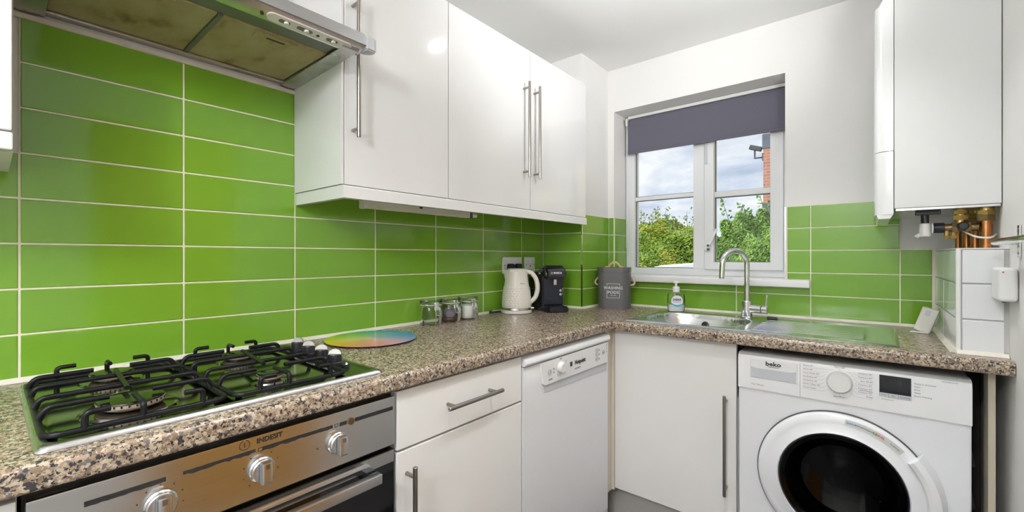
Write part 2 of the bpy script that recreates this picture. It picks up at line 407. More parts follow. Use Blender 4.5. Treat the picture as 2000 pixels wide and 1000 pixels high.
# ---------------------------------------------------------------- the room
XR, YB, YF, ZC = 1.764, 2.369, -1.6, 2.30
WX0, WX1, WZ0, WZ1 = .296, 1.158, 1.087, 2.05       # window opening
YW = 2.53                                            # room side of the window frame
floor = struct('floor', Box(-.2, XR+.2, YF-.2, 2.60, -.40, -.008), 'floor_grout', 'dark tiled kitchen floor', 'floor')
bm = bmesh.new(); box(bm, -.146, .146, -.146, .146, -.008, 0, .0015, 1); ft = mesh_of('floor_tile', bm, 'floor_tile')
for i in range(7):
    for j in range(13):
        x, y = .0+.15+i*.295, YF+.15+j*.295
        if x+.146 > XR or y+.146 > 2.36: continue
        link('floor_tile', ft, floor, (x, y, 0))
struct('ceiling', Box(-.2, XR+.2, YF-.2, 2.62, ZC, ZC+.2), 'ceiling', 'plain white ceiling', 'ceiling')
wall_left = struct('wall_left', Box(-.2, -.006, YF-.2, 2.62, -.01, ZC), 'wall', 'white wall carrying the green splashback tiles behind the hob', 'wall')
bm = bmesh.new()
box(bm, -.006, WX0-.006, YB+.006, 2.62, 0, ZC); box(bm, WX1, XR, YB+.006, 2.62, 0, ZC)
box(bm, WX0-.006, WX1, YB+.006, 2.62, 0, WZ0-.037); box(bm, WX0-.006, WX1, YB+.006, 2.62, WZ1, ZC)
wall_back = struct('wall_back', bm, 'wall', 'white window wall above the sink', 'wall')
DY0, DY1, DZ = .32, 1.08, 1.98
bm = bmesh.new()
box(bm, XR, XR+.2, DY1, 2.62, 0, ZC); box(bm, XR, XR+.2, YF-.2, DY0, 0, ZC); box(bm, XR, XR+.2, DY0, DY1, DZ, ZC)
wall_right = struct('wall_right', bm, 'wall', 'narrow strip of white wall at the right edge', 'wall')
struct('wall_front', Box(-.006, XR, YF-.2, YF, 0, ZC), 'wall', 'plain white wall behind the viewer', 'wall')
CX, CY = .258, 2.058
wall_corner = struct('wall_corner', Box(-.006, CX-.006, CY+.006, YB+.006, 0, ZC), 'wall', 'white boxed-in pier in the corner left of the window', 'wall')
# the oak door in the right wall with its white frame
d1 = Thing('door_1', 'oak veneer door in the right wall', 'door', (XR, (DY0+DY1)/2, 0), kind='structure')
d1.part('leaf', Box(XR+.03, XR+.07, DY0+.032, DY1-.032, .006, DZ-.032, .002), 'oak')
bm = bmesh.new(); box(bm, XR-.016, XR+.1, DY0, DY0+.03, .0, DZ); box(bm, XR-.016, XR+.1, DY1-.03, DY1, 0, DZ); box(bm, XR-.016, XR+.1, DY0, DY1, DZ-.03, DZ)
box(bm, XR-.016, XR-.001, DY0-.055, DY0, 0, DZ+.055, .004); box(bm, XR-.016, XR-.001, DY1, DY1+.055, 0, DZ+.055, .004); box(bm, XR-.016, XR-.001, DY0, DY1, DZ, DZ+.055, .004)
d1.part('door_frame', bm, 'satin_white')
h = d1.part('handle', Tube(fillet([(XR+.03, DY0+.09, 1.0), (XR-.02, DY0+.09, 1.0), (XR-.02, DY0+.2, 1.0)], .012), .009, 10), 'chrome')
sub('backplate', Box(-.0+.022, .03, DY0+.07-(DY0+DY1)/2, DY0+.11-(DY0+DY1)/2, .92, 1.08, .002), 'chrome', h)

# ---------------------------------------------------------------- tiles
ROWS = [.914+.102*k for k in range(9)]
TH = .008
tile_cache = {}
def tile(parent, w, h, loc, rz, m='green_tile', name='tile'):
    k = (round(w, 4), round(h, 4), m)
    if k not in tile_cache:
        g = .0042
        bm = Box(-w/2+g/2, w/2-g/2, -TH, 0, -h/2+g/2, h/2-g/2, .0012, 1); tile_cache[k] = mesh_of(name, bm, m)
    o = link(name, tile_cache[k], parent, loc, rz)
    j = .0006
    o.rotation_euler = (random.uniform(-1, 1)*.0025, random.uniform(-.0006, .0006), rz+random.uniform(-1, 1)*.0025)
    return o
def tiles_left(y0, y1, z0, z1):   tile(wall_left, y1-y0, z1-z0, (-TH, (y0+y1)/2, (z0+z1)/2), PI/2)
def tiles_back(x0, x1, z0, z1):   tile(wall_back, x1-x0, z1-z0, ((x0+x1)/2, YB+TH, (z0+z1)/2), 0)
YC = [-.558, -.256, .046, .348, .650, .952, 1.254, 1.556, 1.858, CY-.0]
for a, b in zip(YC, YC[1:]):
    top = 8 if .04 < a < .6 else 5
    for k in range(top): tiles_left(a, b, ROWS[k], ROWS[k+1])
bm = bmesh.new(); box(bm, -.006, -.0018, -.558, .046, .900, 1.424); box(bm, -.006, -.0018, .046, .650, .900, 1.732); box(bm, -.006, -.0018, .650, CY, .900, 1.424)
sub('grout', bm, 'grout', wall_left)
for a, b in ((CX, .348), (.348, .650), (.650, .952), (.952, 1.257)):
    tiles_back(a, b, ROWS[0], ROWS[1]); tiles_back(a, b, ROWS[1], 1.052)
for k in range(1, 5): tiles_back(CX, WX0, max(ROWS[k], 1.052), ROWS[k+1])
for k in range(1, 5):
    tiles_back(1.166, 1.257, max(ROWS[k], WZ0), ROWS[k+1])
for k in range(5): tiles_back(1.257, 1.558, ROWS[k], ROWS[k+1])
for k in range(3): tiles_back(1.558, 1.654, ROWS[k], ROWS[k+1])
bm = bmesh.new(); y0, y1 = YB+.0018, YB+.006
box(bm, CX, 1.257, y0, y1, .900, 1.052); box(bm, CX, WX0-.001, y0, y1, 1.052, 1.424); box(bm, 1.160, 1.257, y0, y1, 1.052, 1.424); box(bm, 1.257, 1.558, y0, y1, .900, 1.424); box(bm, 1.558, 1.664, y0, y1, .900, 1.222)
box(bm, WX0-.006, WX0-.0018, YB+.0018, YW, WZ0, 1.424)
sub('grout', bm, 'grout', wall_back)
for k in range(1, 5):
    z0, z1 = max(ROWS[k], WZ0), ROWS[k+1]
    for a, b in ((YB, 2.505), (2.505, YW)): tile(wall_back, b-a, z1-z0, (WX0-TH, (a+b)/2, (z0+z1)/2), PI/2)
sub('tile_trim', Box(1.157, 1.1625, YB-.003, YB+.01, WZ0, 1.424), 'steel', wall_back)
sub('tile_trim', Box(WX0-.005, WX0+.0005, YB-.0015, YB+.004, WZ0, 1.424), 'white_plastic', wall_back)
# white render left where the tiles stop under the boiler
for k in range(5):
    tile(wall_corner, CX-.004, ROWS[k+1]-ROWS[k], ((CX-.004)/2, CY+TH, (ROWS[k]+ROWS[k+1])/2), 0)
    tile(wall_corner, YB-CY-.004, ROWS[k+1]-ROWS[k], (CX-TH, (YB+CY+.004)/2, (ROWS[k]+ROWS[k+1])/2), PI/2)
bm = bmesh.new(); box(bm, 0, CX-.002, CY+.0018, CY+.006, .9, 1.424); box(bm, CX-.006, CX-.0018, CY+.002, YB, .9, 1.424)
sub('grout', bm, 'grout', wall_corner)
sub('tile_trim', Box(CX-.004, CX+.0015, CY-.0015, CY+.004, .912, 1.424), 'chrome', wall_corner)
# pipe boxing with white tiles on the worktop's right end
PX, PY, PZ = 1.660, 1.805, 1.212
wall_pipe = struct('wall_boxing', Box(PX+.006, XR, PY+.006, YB+.0, .912, PZ), 'white_grout', 'white tiled pipe boxing standing on the worktop below the boiler', 'wall')
PR = [.914, 1.010, 1.113, PZ+.001]
for k in range(3):
    h_ = PR[k+1]-PR[k]; zc = (PR[k]+PR[k+1])/2
    tile(wall_pipe, 1.756-PX-.010, h_, ((PX+.010+1.756)/2, PY+TH, zc), 0, 'white_tile', 'white_tile')
    tile(wall_pipe, 2.100-PY-.010, h_, (PX+TH, (2.1+PY+.010)/2, zc), -PI/2, 'white_tile', 'white_tile')
    tile(wall_pipe, YB-2.1, h_, (PX+TH, (2.1+YB)/2, zc), -PI/2, 'white_tile', 'white_tile')
sub('corner_trim', Box(PX-.001, PX+.0095, PY-.001, PY+.0095, .913, PZ+.002, .002), 'white_plastic', wall_pipe)
sub('top_board', Box(PX, XR, PY, YB, PZ+.0005, PZ+.004), 'white_plastic', wall_pipe)
# caulk beads at the worktop's edges
bm = bmesh.new(); tri = [(0, 0), (.013, 0), (.003, .010), (0, .010)]
prism(bm, tri, lambda p, q, t: (p, t, .9105+q), -.55, CY)
prism(bm, tri, lambda p, q, t: (t, CY-p, .9105+q), .0, CX)
prism(bm, tri, lambda p, q, t: (CX+p, t, .9105+q), CY, YB)
prism(bm, tri, lambda p, q, t: (t, YB-p, .9105+q), CX, PX)
prism(bm, tri, lambda p, q, t: (t, PY-p, .9105+q), PX, XR-.002)
prism(bm, tri, lambda p, q, t: (PX-p, t, .9105+q), PY, YB)
prism(bm, [(0, 0), (.006, 0), (.002, .012), (0, .012)], lambda p, q, t: (p-.0005, t, 1.726+q), .03, .655)
so = struct('trim_1', bm, 'caulk', 'cream sealant bead along the back of the worktop', 'sealant')

# ---------------------------------------------------------------- window
win = Thing('window_1', 'white casement window with glazing bars above the sink', 'window', ((WX0+WX1)/2, YW, WZ0), kind='structure')
F0, F1 = YW, YW+.065
bm = bmesh.new()
box(bm, WX0, WX0+.054, F0, F1, WZ0, WZ1, .003); box(bm, 1.130, WX1, F0, F1, WZ0, WZ1, .003)
box(bm, WX0+.05, 1.135, F0+.001, F1-.001, WZ0, 1.127, .003); box(bm, WX0+.05, 1.135, F0+.001, F1-.001, WZ1-.055, WZ1, .003)
fr = win.part('window_frame', bm, 'upvc')
win.part('mullion', Box(.697, .757, F0-.001, F1, 1.125, WZ1-.05, .003), 'upvc')
bm = bmesh.new(); S0 = F0-.012
box(bm, .759, .807, S0, F1-.008, 1.122, WZ1-.05, .004); box(bm, 1.074, 1.132, S0, F1-.008, 1.122, WZ1-.05, .004)
box(bm, .80, 1.08, S0+.001, F1-.009, 1.122, 1.163, .004); box(bm, .80, 1.08, S0+.001, F1-.009, WZ1-.10, WZ1-.05, .004)
sash = win.part('opening_sash', bm, 'upvc')
win.part('glazing_bar', Box(.349, .698, F0+.012, F1-.012, 1.532, 1.556, .003), 'upvc')
win.part('glazing_bar', Box(.806, 1.075, F0+.002, F1-.016, 1.515, 1.545, .003), 'upvc')
for x0, x1, z0, z1 in ((.349, .698, 1.126, 1.533), (.349, .698, 1.555, WZ1-.054), (.806, 1.075, 1.162, 1.516), (.806, 1.075, 1.544, WZ1-.099)):
    win.part('pane', Box(x0, x1, F0+.030, F0+.034, z0, z1), 'pane')
bm = bmesh.new()
for x0, x1, z0, z1 in ((.350, .697, 1.127, 1.532), (.350, .697, 1.556, WZ1-.055), (.807, 1.074, 1.163, 1.515), (.807, 1.074, 1.545, WZ1-.1)):
    for a in (x0, x1-.003): box(bm, a, a+.003, F0+.022, F0+.030, z0, z1)
    for a in (z0, z1-.003): box(bm, x0, x1, F0+.022, F0+.030, a, a+.003)
win.part('gasket', bm, 'dark_grey')
st = win.part('stay_handle', Prism([(.775, 1.240), (.787, 1.234), (.832, 1.338), (.820, 1.343)], lambda p, q, t: (p, t, q), S0-.022, S0-.014), 'white_plastic')
hb = bmesh.new(); box(hb, .762, .792, S0-.014, S0, 1.225, 1.262, .003)
win.part('handle_base', hb, 'white_plastic')
for zz in (1.252, 1.232):
    win.part('screw', Cyl((.785, S0-.026, zz), (.785, S0-.012, zz), .0065, n=12), 'dark_grey')
win.part('trickle_lock', Box(.764, .776, S0-.006, S0, 1.70, 1.86, .002), 'appliance_grey')
bm = bmesh.new()
prism(bm, [(YW+.002, 1.050), (YW+.002, 1.087), (2.330, 1.087), (2.3255, 1.085), (2.323, 1.080), (2.323, 1.058), (2.3255, 1.053), (2.330, 1.051), (YB-.001, 1.050)], YZ_X, WX0+.001, WX1-.001)
prism(bm, [(YB-.001, 1.051), (YB-.001, 1.087), (2.330, 1.087), (2.3255, 1.085), (2.323, 1.080), (2.323, 1.058), (2.3255, 1.053), (2.330, 1.051)], YZ_X, .262, WX0+.0015)
prism(bm, [(YB-.001, 1.051), (YB-.001, 1.087), (2.330, 1.087), (2.3255, 1.085), (2.323, 1.080), (2.323, 1.058), (2.3255, 1.053), (2.330, 1.051)], YZ_X, WX1-.0015, 1.256)
win.part('window_sill', bm, 'gloss_white')
# roller blind
bl = Thing('roller_blind', 'charcoal roller blind partly lowered in the window recess', 'blind', (.73, 2.49, 1.80))
BX0, BX1 = .326, 1.150
bl.part('fabric', Box(BX0, BX1, 2.488, 2.490, 1.822, 2.004), 'blind')
bl.part('roller', Cyl((BX0, 2.507, 2.008), (BX1, 2.507, 2.008), .020, n=20), 'blind')
bl.part('bottom_bar', Box(BX0, BX1, 2.4855, 2.4925, 1.812, 1.830, .002), 'blind')
bl.part('fascia', Box(BX0-.006, BX1+.002, 2.500, 2.515, 2.030, 2.048, .003), 'white_plastic')
bl.part('end_bracket', Box(BX0-.012, BX0-.001, 2.478, 2.522, 1.985, 2.030, .003), 'cream_plastic')
bl.part('end_bracket', Box(BX1+.001, BX1+.006, 2.478, 2.522, 1.985, 2.030, .002), 'cream_plastic')
bl.part('pull_chain', Tube([(BX0-.008, 2.486, 1.99), (BX0-.008, 2.484, 1.25), (BX0-.004, 2.488, 1.23), (BX0-.002, 2.492, 1.25), (BX0-.002, 2.496, 1.99)], .0012, 5), 'white_plastic')

# ---------------------------------------------------------------- worktop
WT, WU = .910, .872
WFX, WFY = .602, 1.732
wt = Thing('worktop', 'speckled brown granite effect laminate worktop in an L shape', 'worktop', (.3, 1.0, WU))
def nose(e):
    pts = []
    for k in range(7):
        a = math.radians(90-90*k/6); pts.append((e-.012+.012*math.cos(a), WT-.012+.012*math.sin(a)))
    for k in range(4):
        a = math.radians(-90*k/3); pts.append((e-.006+.006*math.cos(a), WU+.006+.006*math.sin(a)))
    return pts
HX0, HX1, HY0, HY1 = .650, 1.085, 1.826, 2.206   # sink cut-out
bm = bmesh.new()
prism(bm, [(.001, WU), (.001, WT)]+nose(WFX), XZ_Y, -.55, WFY-.0)
box(bm, .001, .600, WFY, CY-.001, WU, WT); box(bm, CX+.001, .600, CY-.001, YB-.001, WU, WT)
wt.part('board', bm, 'granite', label='long worktop run along the tiled wall')
bm = bmesh.new()
prism(bm, [(HY0, WU), (HY0, WT)]+[(2*WFY-p, q) for p, q in nose(WFY)], YZ_X, .602, XR-.002)
box(bm, .601, HX0, HY0, YB-.001, WU, WT); box(bm, HX1, XR-.002, HY0, YB-.001, WU, WT); box(bm, HX0, HX1, HY1, YB-.001, WU, WT)
wt.part('board', bm, 'granite', label='short worktop run under the window')

# ---------------------------------------------------------------- handles
def bar_handle(t, parent, p0, p1, out, gap=.032, r=.006, inset=.025):
    p0, p1, out = Vector(p0), Vector(p1), Vector(out); d = (p1-p0).normalized()
    bm = bmesh.new(); cyl(bm, p0, p1, r, n=16, bev=.0008)
    for q in (p0+d*inset, p1-d*inset): cyl(bm, q-out*gap, q, r*.8, n=12)
    return t.part('handle', bm, 'handle_steel', parent, 'brushed steel bar handle')

# ---------------------------------------------------------------- wall cabinets right of the hood (three doors)
UB, UT = 1.400, 2.105
UX = .300
splits = [.656, 1.056, 1.541, 2.028]
cab_lab = ['white gloss wall cupboard beside the cooker hood, handle at its left edge', 'white gloss wall cupboard in the middle of the row, handle at its right edge', 'white gloss wall cupboard nearest the window, handle at its left edge']
hy = [.682, 1.492, 1.567]
for i in range(3):
    a, b = splits[i]+.0008, splits[i+1]-.0008
    t = Thing('wall_cupboard', cab_lab[i], 'cupboard', (.15, (a+b)/2, UB), group='wall cupboards along the tiled wall')
    t.part('carcass', Box(.001, UX-.021, a, b, UB+.032 if i else UB+.001, UT-.004), 'carcass_white')
    d = t.part('door', Box(UX-.019, UX, a+.0008, b-.0008, UB, UT, .0018), 'gloss_white')
    zz0, zz1 = (1.535, 1.948)
    bar_handle(t, d, (UX+.034, hy[i], zz0), (UX+.034, hy[i], zz1), (1, 0, 0), gap=.034)
t = single('light_pelmet', prism(Prism([(UX+.004, 1.361), (UX+.004, 1.393), (UX-.002, 1.3985), (UX-.018, 1.3985), (UX-.018, 1.361)], XZ_Y, .652, 2.030), [(.652, 1.361), (.652, 1.3985), (.670, 1.3985), (.670, 1.361)], lambda p, q, t: (t, p, q), .002, UX-.018), 'gloss_white', 'white gloss pelmet strip running under the wall cupboards', 'pelmet', (.28, 1.3, 1.361))
# side panel trim facing the hood
single('end_panel', Box(.001, UX-.002, .6475, .6555, UB, UT, .001), 'gloss_white', 'white gloss end panel of the wall cupboards beside the hood', 'panel', (.15, .651, UB))
# cabinet left of the hood
t = Thing('wall_cupboard', 'white gloss wall cupboard cut off by the left edge', 'cupboard', (.15, -.22, 1.378), group='wall cupboards along the tiled wall')
t.part('carcass', Box(.001, UX-.021, -.49, .030, 1.378, UT-.004), 'carcass_white')
t.part('door', Box(UX-.019, UX, -.489, .029, 1.413, UT, .004), 'gloss_white')
t.part('pelmet', Box(UX-.019, UX+.002, -.49, .030, 1.3785, 1.411, .004), 'gloss_white')
# under-cupboard lamp (off)
t = Thing('strip_light', 'slim white strip light fixed beneath the wall cupboards', 'lamp', (.12, 1.1, 1.358))
t.part('body', Box(.098, .120, .845, 1.345, 1.360, 1.431, .002), 'cream_plastic')
t.part('end_cap', Box(.092, .128, .826, .8445, 1.358, 1.431, .003), 'cream_plastic')
t.part('end_cap', Box(.096, .124, 1.3455, 1.357, 1.358, 1.431, .003), 'dark_grey')
t.part('tube', Cyl((.090, .85, 1.375), (.090, 1.34, 1.375), .007, n=14), 'print_white')
t.part('tube_holder', Cyl((.122, 1.357, 1.372), (.122, 1.378, 1.372), .009, n=14), 'white_plastic')
t.part('rating_label', Box(.120, .1203, 1.10, 1.16, 1.376, 1.392), 'paper_white')
t.part('switch', Cyl((.119, 1.075, 1.384), (.124, 1.075, 1.384), .007, n=14), 'black_plastic')
t.part('lettering', text_bm('18W 240V', .008, (.1206, 1.128, 1.384), (0, 1, 0), (0, 0, 1)), 'print_grey')

# ---------------------------------------------------------------- cooker hood
t = Thing('cooker_hood', 'stainless steel visor cooker hood above the hob with greasy filters', 'cooker hood', (.2, .35, 1.742))
HB = 1.745
H0, H1 = .034, .6465
bm = bmesh.new()
box(bm, .001, .372, H0+.05, H1-.045, HB+.022, HB+.06)
box(bm, .001, .028, H0+.002, H1-.002, HB, HB+.03, .002)
t.part('body', bm, 'hood_steel')
for a, b in ((H0, H0+.05), (H1-.045, H1)): t.part('side_channel', prism(bmesh.new(), [(.0015, HB-.004), (.39, HB+.004), (.405, HB+.02), (.40, HB+.055), (.0015, HB+.058)], XZ_Y, a, b), 'hood_steel')
ym = .345
for a, b in ((H0+.052, ym-.006), (ym+.006, H1-.047)):
    f_ = t.part('grease_filter', Box(.030, .308, a, b, HB+.006, HB+.016, .002), 'hood_filter')
    sub('latch', Box(.268-.2, .300-.2, (a+b)/2-.05-.35, (a+b)/2+.05-.35, HB+.002-1.742, HB+.006-1.742, .001), 'hood_filter', f_)
    sub('latch_slot', Box(.280-.2, .288-.2, (a+b)/2-.022-.35, (a+b)/2+.022-.35, HB+.0015-1.742, HB+.0025-1.742), 'print_black', f_)
t.part('filter_divider', Box(.028, .310, ym-.0055, ym+.0055, HB+.003, HB+.018, .001), 'hood_dark')
t.part('light_panel', Box(.310, .372, H0+.052, H1-.047, HB+.009, HB+.02, .001), 'hood_dark')
pf = [(.368, HB+.004), (.412, HB+.014), (.416, HB+.018), (.410, HB+.050), (.400, HB+.054), (.368, HB+.054)]
t.part('front_visor', Prism(pf, XZ_Y, H0, .655), 'steel')
bm = bmesh.new(); prism(bm, [(.655, .374), (.672, .376), (.686, .390), (.690, .408), (.684, .416), (.655, .4175)], lambda p, q, tt: (q, p, tt), HB+.008, HB+.048)
bmesh.ops.bevel(bm, geom=bm.edges[:], offset=.004, segments=2, affect='EDGES')
t.part('visor_end_cap', bm, 'appliance_grey')
ang = math.atan2(.010, .044)
def vis(p, y, off=0): return Vector((.368+p*math.cos(ang)+off*math.sin(ang), y, HB+.004+p*math.sin(ang)-off*math.cos(ang)))
bm = bmesh.new()
pl = rrect(.414, .624, .008, .036, .0135, 6)
A = [bm.verts.new(vis(q, p, .0)) for p, q in pl]; B_ = [bm.verts.new(vis(q, p, .003)) for p, q in pl]
for i in range(len(pl)): bm.faces.new((A[i], A[(i+1) % len(pl)], B_[(i+1) % len(pl)], B_[i]))
bm.faces.new(B_)
sp = t.part('switch_panel', bm, 'cream_plastic')
for y0, y1 in ((.440, .466), (.482, .520), (.556, .586)):
    bm = bmesh.new(); pp = rrect(y0, y1, .016, .028, .005, 3)
    A = [bm.verts.new(vis(q, p, .0028)) for p, q in pp]; B_ = [bm.verts.new(vis(q, p, .0034)) for p, q in pp]
    for i in range(len(pp)): bm.faces.new((A[i], A[(i+1) % len(pp)], B_[(i+1) % len(pp)], B_[i]))
    bm.faces.new(B_); t.part('switch_slot', bm, 'hood_dark', sp)
    c0 = vis(.022, (y0+y1)/2+.004, .003); t.part('slider', Cyl(c0, vis(.022, (y0+y1)/2+.004, .009), .0055, n=14), 'cream_plastic', sp)
for y in (.404, .535, .634):
    t.part('screw', Cyl(vis(.020, y, 0), vis(.020, y, .0035), .004, n=10), 'print_black', sp)

# ---------------------------------------------------------------- gas hob
t = Thing('gas_hob', 'four burner stainless steel gas hob with black pan supports', 'hob', (.31, .33, WT))
HBX0, HBX1, HBY0, HBY1 = .062, .562, .042, .612
pl = rrect(HBX0, HBX1, HBY0, HBY1, .012, 4)
bm = bmesh.new()
ringz = [(0, WT+.0005), (.003, WT+.006), (.010, WT+.009), (.020, WT+.006), (.028, WT+.0045)]
rings = []
cx, cy = (HBX0+HBX1)/2, (HBY0+HBY1)/2
for ins, z in ringz:
    rp_ = rrect(HBX0+ins, HBX1-ins, HBY0+ins, HBY1-ins, .012+ins*.4, 4); rings.append([bm.verts.new((p, q, z)) for p, q in rp_])
for a, b in zip(rings, rings[1:]):
    n_ = len(a)
    for i in range(n_): bm.faces.new((a[i], a[(i+1) % n_], b[(i+1) % n_], b[i]))
bm.faces.new(rings[-1])
pl_o = t.part('plate', bm, 'hob_steel')
bm = bmesh.new(); rings = []
for ins, z in ((-.0005, WT+.0006), (.0025, WT+.0066), (.0075, WT+.0094), (.0125, WT+.0090), (.0145, WT+.0078)):
    rings.append([bm.verts.new((p, q, z)) for p, q in rrect(HBX0+ins, HBX1-ins, HBY0+ins, HBY1-ins, .012+ins*.4, 4)])
for a, b in zip(rings, rings[1:]):
    n_ = len(a)
    for i in range(n_): bm.faces.new((a[i], a[(i+1) % n_], b[(i+1) % n_], b[i]))
t.part('rolled_rim', bm, 'hood_steel', pl_o)
burn = [(.428, .168, .047, 'large front'), (.163, .178, .036, ''), (.166, .428, .034, ''), (.440, .400, .024, '')]
HZ = WT+.0045
for bx, by, r, _ in burn:
    o = t.part('burner', Lathe([(r*1.55, HZ-.001), (r*1.45, HZ+.003), (r*1.12, HZ+.004), (r*.80, HZ+.005), (r*.8, HZ+.009), (0, HZ+.009)], (bx, by, 0)), 'hob_steel')
    bm = Lathe([(r*.82, HZ+.0072), (r*.98, HZ+.0085), (r*1.05, HZ+.012), (r*1.05, HZ+.017), (0, HZ+.017)], (bx, by, 0))
    t.part('flame_ring', bm, 'burner_alloy', o)
    t.part('burner_cap', Lathe([(r*1.0, HZ+.0172), (r*1.02, HZ+.0185), (r*1.0, HZ+.0205), (r*.9, HZ+.0215), (0, HZ+.0218)], (bx, by, 0)), 'cap_enamel', o)
    bm = bmesh.new()
    for k in range(int(30)):
        a = 2*PI*k/30; box(bm, -.0012, .0012, -.0012, .0012, 0, .003)
        bm.verts.ensure_lookup_table(); bmesh.ops.translate(bm, vec=(bx+math.cos(a)*r*1.05, by+math.sin(a)*r*1.05, HZ+.0140), verts=bm.verts[-8:])
    t.part('flame_ports', bm, 'black_enamel', o)
def grate(y0, y1, yc0, yc1):
    rd, zf, za = .0049, HZ+.008, WT+.034
    bm = bmesh.new()
    tube(bm, [(p, q, zf) for p, q in rrect(.100, .528, y0, y1, .022, 4)], rd, 8, closed=True)
    for x in (.245, .345):                        # the two long rails
        tube(bm, fillet([(x, y0, zf), (x, y0+.006, za-.003), (x, y1-.006, za-.003), (x, y1, zf)], .03), rd, 8)
    yc = (yc0+yc1)/2
    tube(bm, [(.205, yc0, za+.001), (.395, yc1, za+.001)], rd*.95, 8)
    tube(bm, fillet([(.100, yc0, zf), (.100, yc0, za+.004), (.138, yc0, za+.004)], .01), rd*.95, 8)
    tube(bm, fillet([(.528, yc1, zf), (.528, yc1, za+.002), (.455, yc1, za+.002)], .01), rd*.95, 8)
    for x, yc in ((.165, yc0), (.432, yc1)):     # arms reaching in from the sides
        tube(bm, fillet([(x, y0, zf), (x, y0+.008, za), (x, yc-.030, za)], .025), rd, 8)
        tube(bm, fillet([(x, y1, zf), (x, y1-.008, za), (x, yc+.030, za)], .025), rd, 8)
    for x, xs in ((.100, 1), (.528, -1)):
        tube(bm, fillet([(x, y0+.045, zf), (x, y0+.045, za+.004), (x+.0*xs, y0+.075, za+.004)], .008), rd*.95, 8)
        tube(bm, fillet([(x, y1-.040, zf), (x, y1-.040, za+.004), (x+.0*xs, y1-.068, za+.004)], .008), rd*.95, 8)
    for x in (.118, .510):
        for y in (y0+.012, y1-.012): cyl(bm, (x, y, HZ-.0005), (x, y, zf), .006, n=10)
    return t.part('pan_support', bm, 'black_enamel', ang=60)
grate(.052, .292, .178, .168); grate(.304, .535, .425, .405)
for i, (x, y) in enumerate(((.162, .585), (.240, .582), (.318, .580), (.400, .574))):
    k = t.part('control_knob', Lathe([(.0195, HZ), (.0195, HZ+.004), (.0175, HZ+.006), (.0165, HZ+.022), (.0150, HZ+.025), (0, HZ+.025)], (x, y, 0), n=28), 'black_plastic')
    bm = bmesh.new()     # upright silver half-moon grip
    prism(bm, [(-.0165, .0235)]+[(.0165*-math.cos(PI*q/8), .0255+.0115*math.sin(PI*q/8)) for q in range(9)]+[(.0165, .0235)], lambda p, q, tt: (x+p*.77+tt*.64+(q-.0235)*-.3, y+p*.64-tt*.77+(q-.0235)*.3, HZ+q), -.0028, .0028)
    t.part('knob_grip', bm, 'knob_silver', k)
t.part('ignition_button', Lathe([(.0095, HZ), (.0095, HZ+.007), (.006, HZ+.0115), (0, HZ+.013)], (.452, .574, 0), n=20), 'black_gloss')

# ---------------------------------------------------------------- built-in oven
t = Thing('oven', 'built-in stainless steel oven under the hob with worn control panel', 'oven', (.31, .328, .15))
OX = .588; OY0, OY1 = .030, .627
t.part('housing', Box(.03, OX-.024, OY0, OY1, .15, .866), 'shadow_board')
cp = t.part('control_panel', Box(OX-.022, OX, OY0+.003, OY1-.002, .741, .857, .002), 'steel_panel')
# worn black stripe: ragged lower edge where the print has rubbed away
random.seed(3)
def stripe(y0, y1, rag=0, tail=0):
    bm = bmesh.new(); n_ = max(2, int((y1-y0)/.006)); up, dn = [], []
    for k in range(n_+1):
        y = y0+(y1-y0)*k/n_; w = .0042
        a = random.uniform(0, 1)*rag; b = random.uniform(0, 1)*rag
        if tail and y-y0 < .05: b += .004*(1-(y-y0)/.05)
        up.append((y, .8295+w*(1-.25*a))); dn.append((y, .8295-w*(1-.9*b) if w*(1-.9*b) > .0006 else .829))
    vu = [bm.verts.new((OX+.0006, y, z)) for y, z in up]; vd = [bm.verts.new((OX+.0006, y, z)) for y, z in dn]
    for k in range(n_): bm.faces.new((vu[k], vu[k+1], vd[k+1], vd[k]))
    t.part('black_stripe', bm, 'print_black', cp)
stripe(.090, .185, .35); stripe(.208, .318, .8, 1); stripe(.330, .468, .6); stripe(.484, .500, .3); stripe(.520, .618, 0)
R_, U_ = (0, 1, 0), (0, 0, 1)
t.part('lettering', text_bm('INDESIT', .0128, (OX+.0004, .343, .8465), R_, U_, sx=1.0, bold=.025), 'print_black', cp)
bm = bmesh.new(); tube(bm, [(OX+.0003, .300+.0085*math.cos(a), .846+.0085*math.sin(a)) for a in [math.radians(75+30+i*330/24) for i in range(25)]], .0007, 5)
box(bm, OX, OX+.0008, .2992, .3008, .8425, .8475); box(bm, OX, OX+.0008, .2992, .3008, .8492, .8510)
t.part('emblem', bm, 'print_black', cp)
for y, z in ((.3265, .8295), (.4765, .8295)):
    bm = bmesh.new(); box(bm, OX, OX+.0006, y-.004, y+.004, z-.003, z-.0022); box(bm, OX, OX+.0006, y-.004, y+.004, z+.003, z+.0038); box(bm, OX, OX+.0006, y-.004, y-.0032, z-.003, z+.003); box(bm, OX, OX+.0006, y+.0032, y+.004, z-.003, z+.003)
    t.part('symbol', bm, 'print_black', cp)
t.part('indicator_lamp', Cyl((OX-.001, .510, .8295), (OX+.003, .510, .8295), .0075, n=20), 'old_brass', cp)
for y in (.178, .328, .478):
    k = t.part('oven_knob', Lathe([(.0225, 0), (.0225, .004), (.0205, .006), (.0205, .012), (.019, .014), (0, .014)], (OX+.0005, y, .793), (1, 0, 0), n=36), 'steel', cp)
    bm = Box(OX+.0145, OX+.031, y-.0095, y+.0095, .793-.0205, .793+.0205, .004)
    k2 = t.part('knob_grip', bm, 'steel', k.parent if False else cp)
    t.part('knob_pointer', Box(OX+.031, OX+.0316, y-.0035, y+.0035, .793+.0085, .793+.0175), 'handle_steel', cp)
bm = bmesh.new()
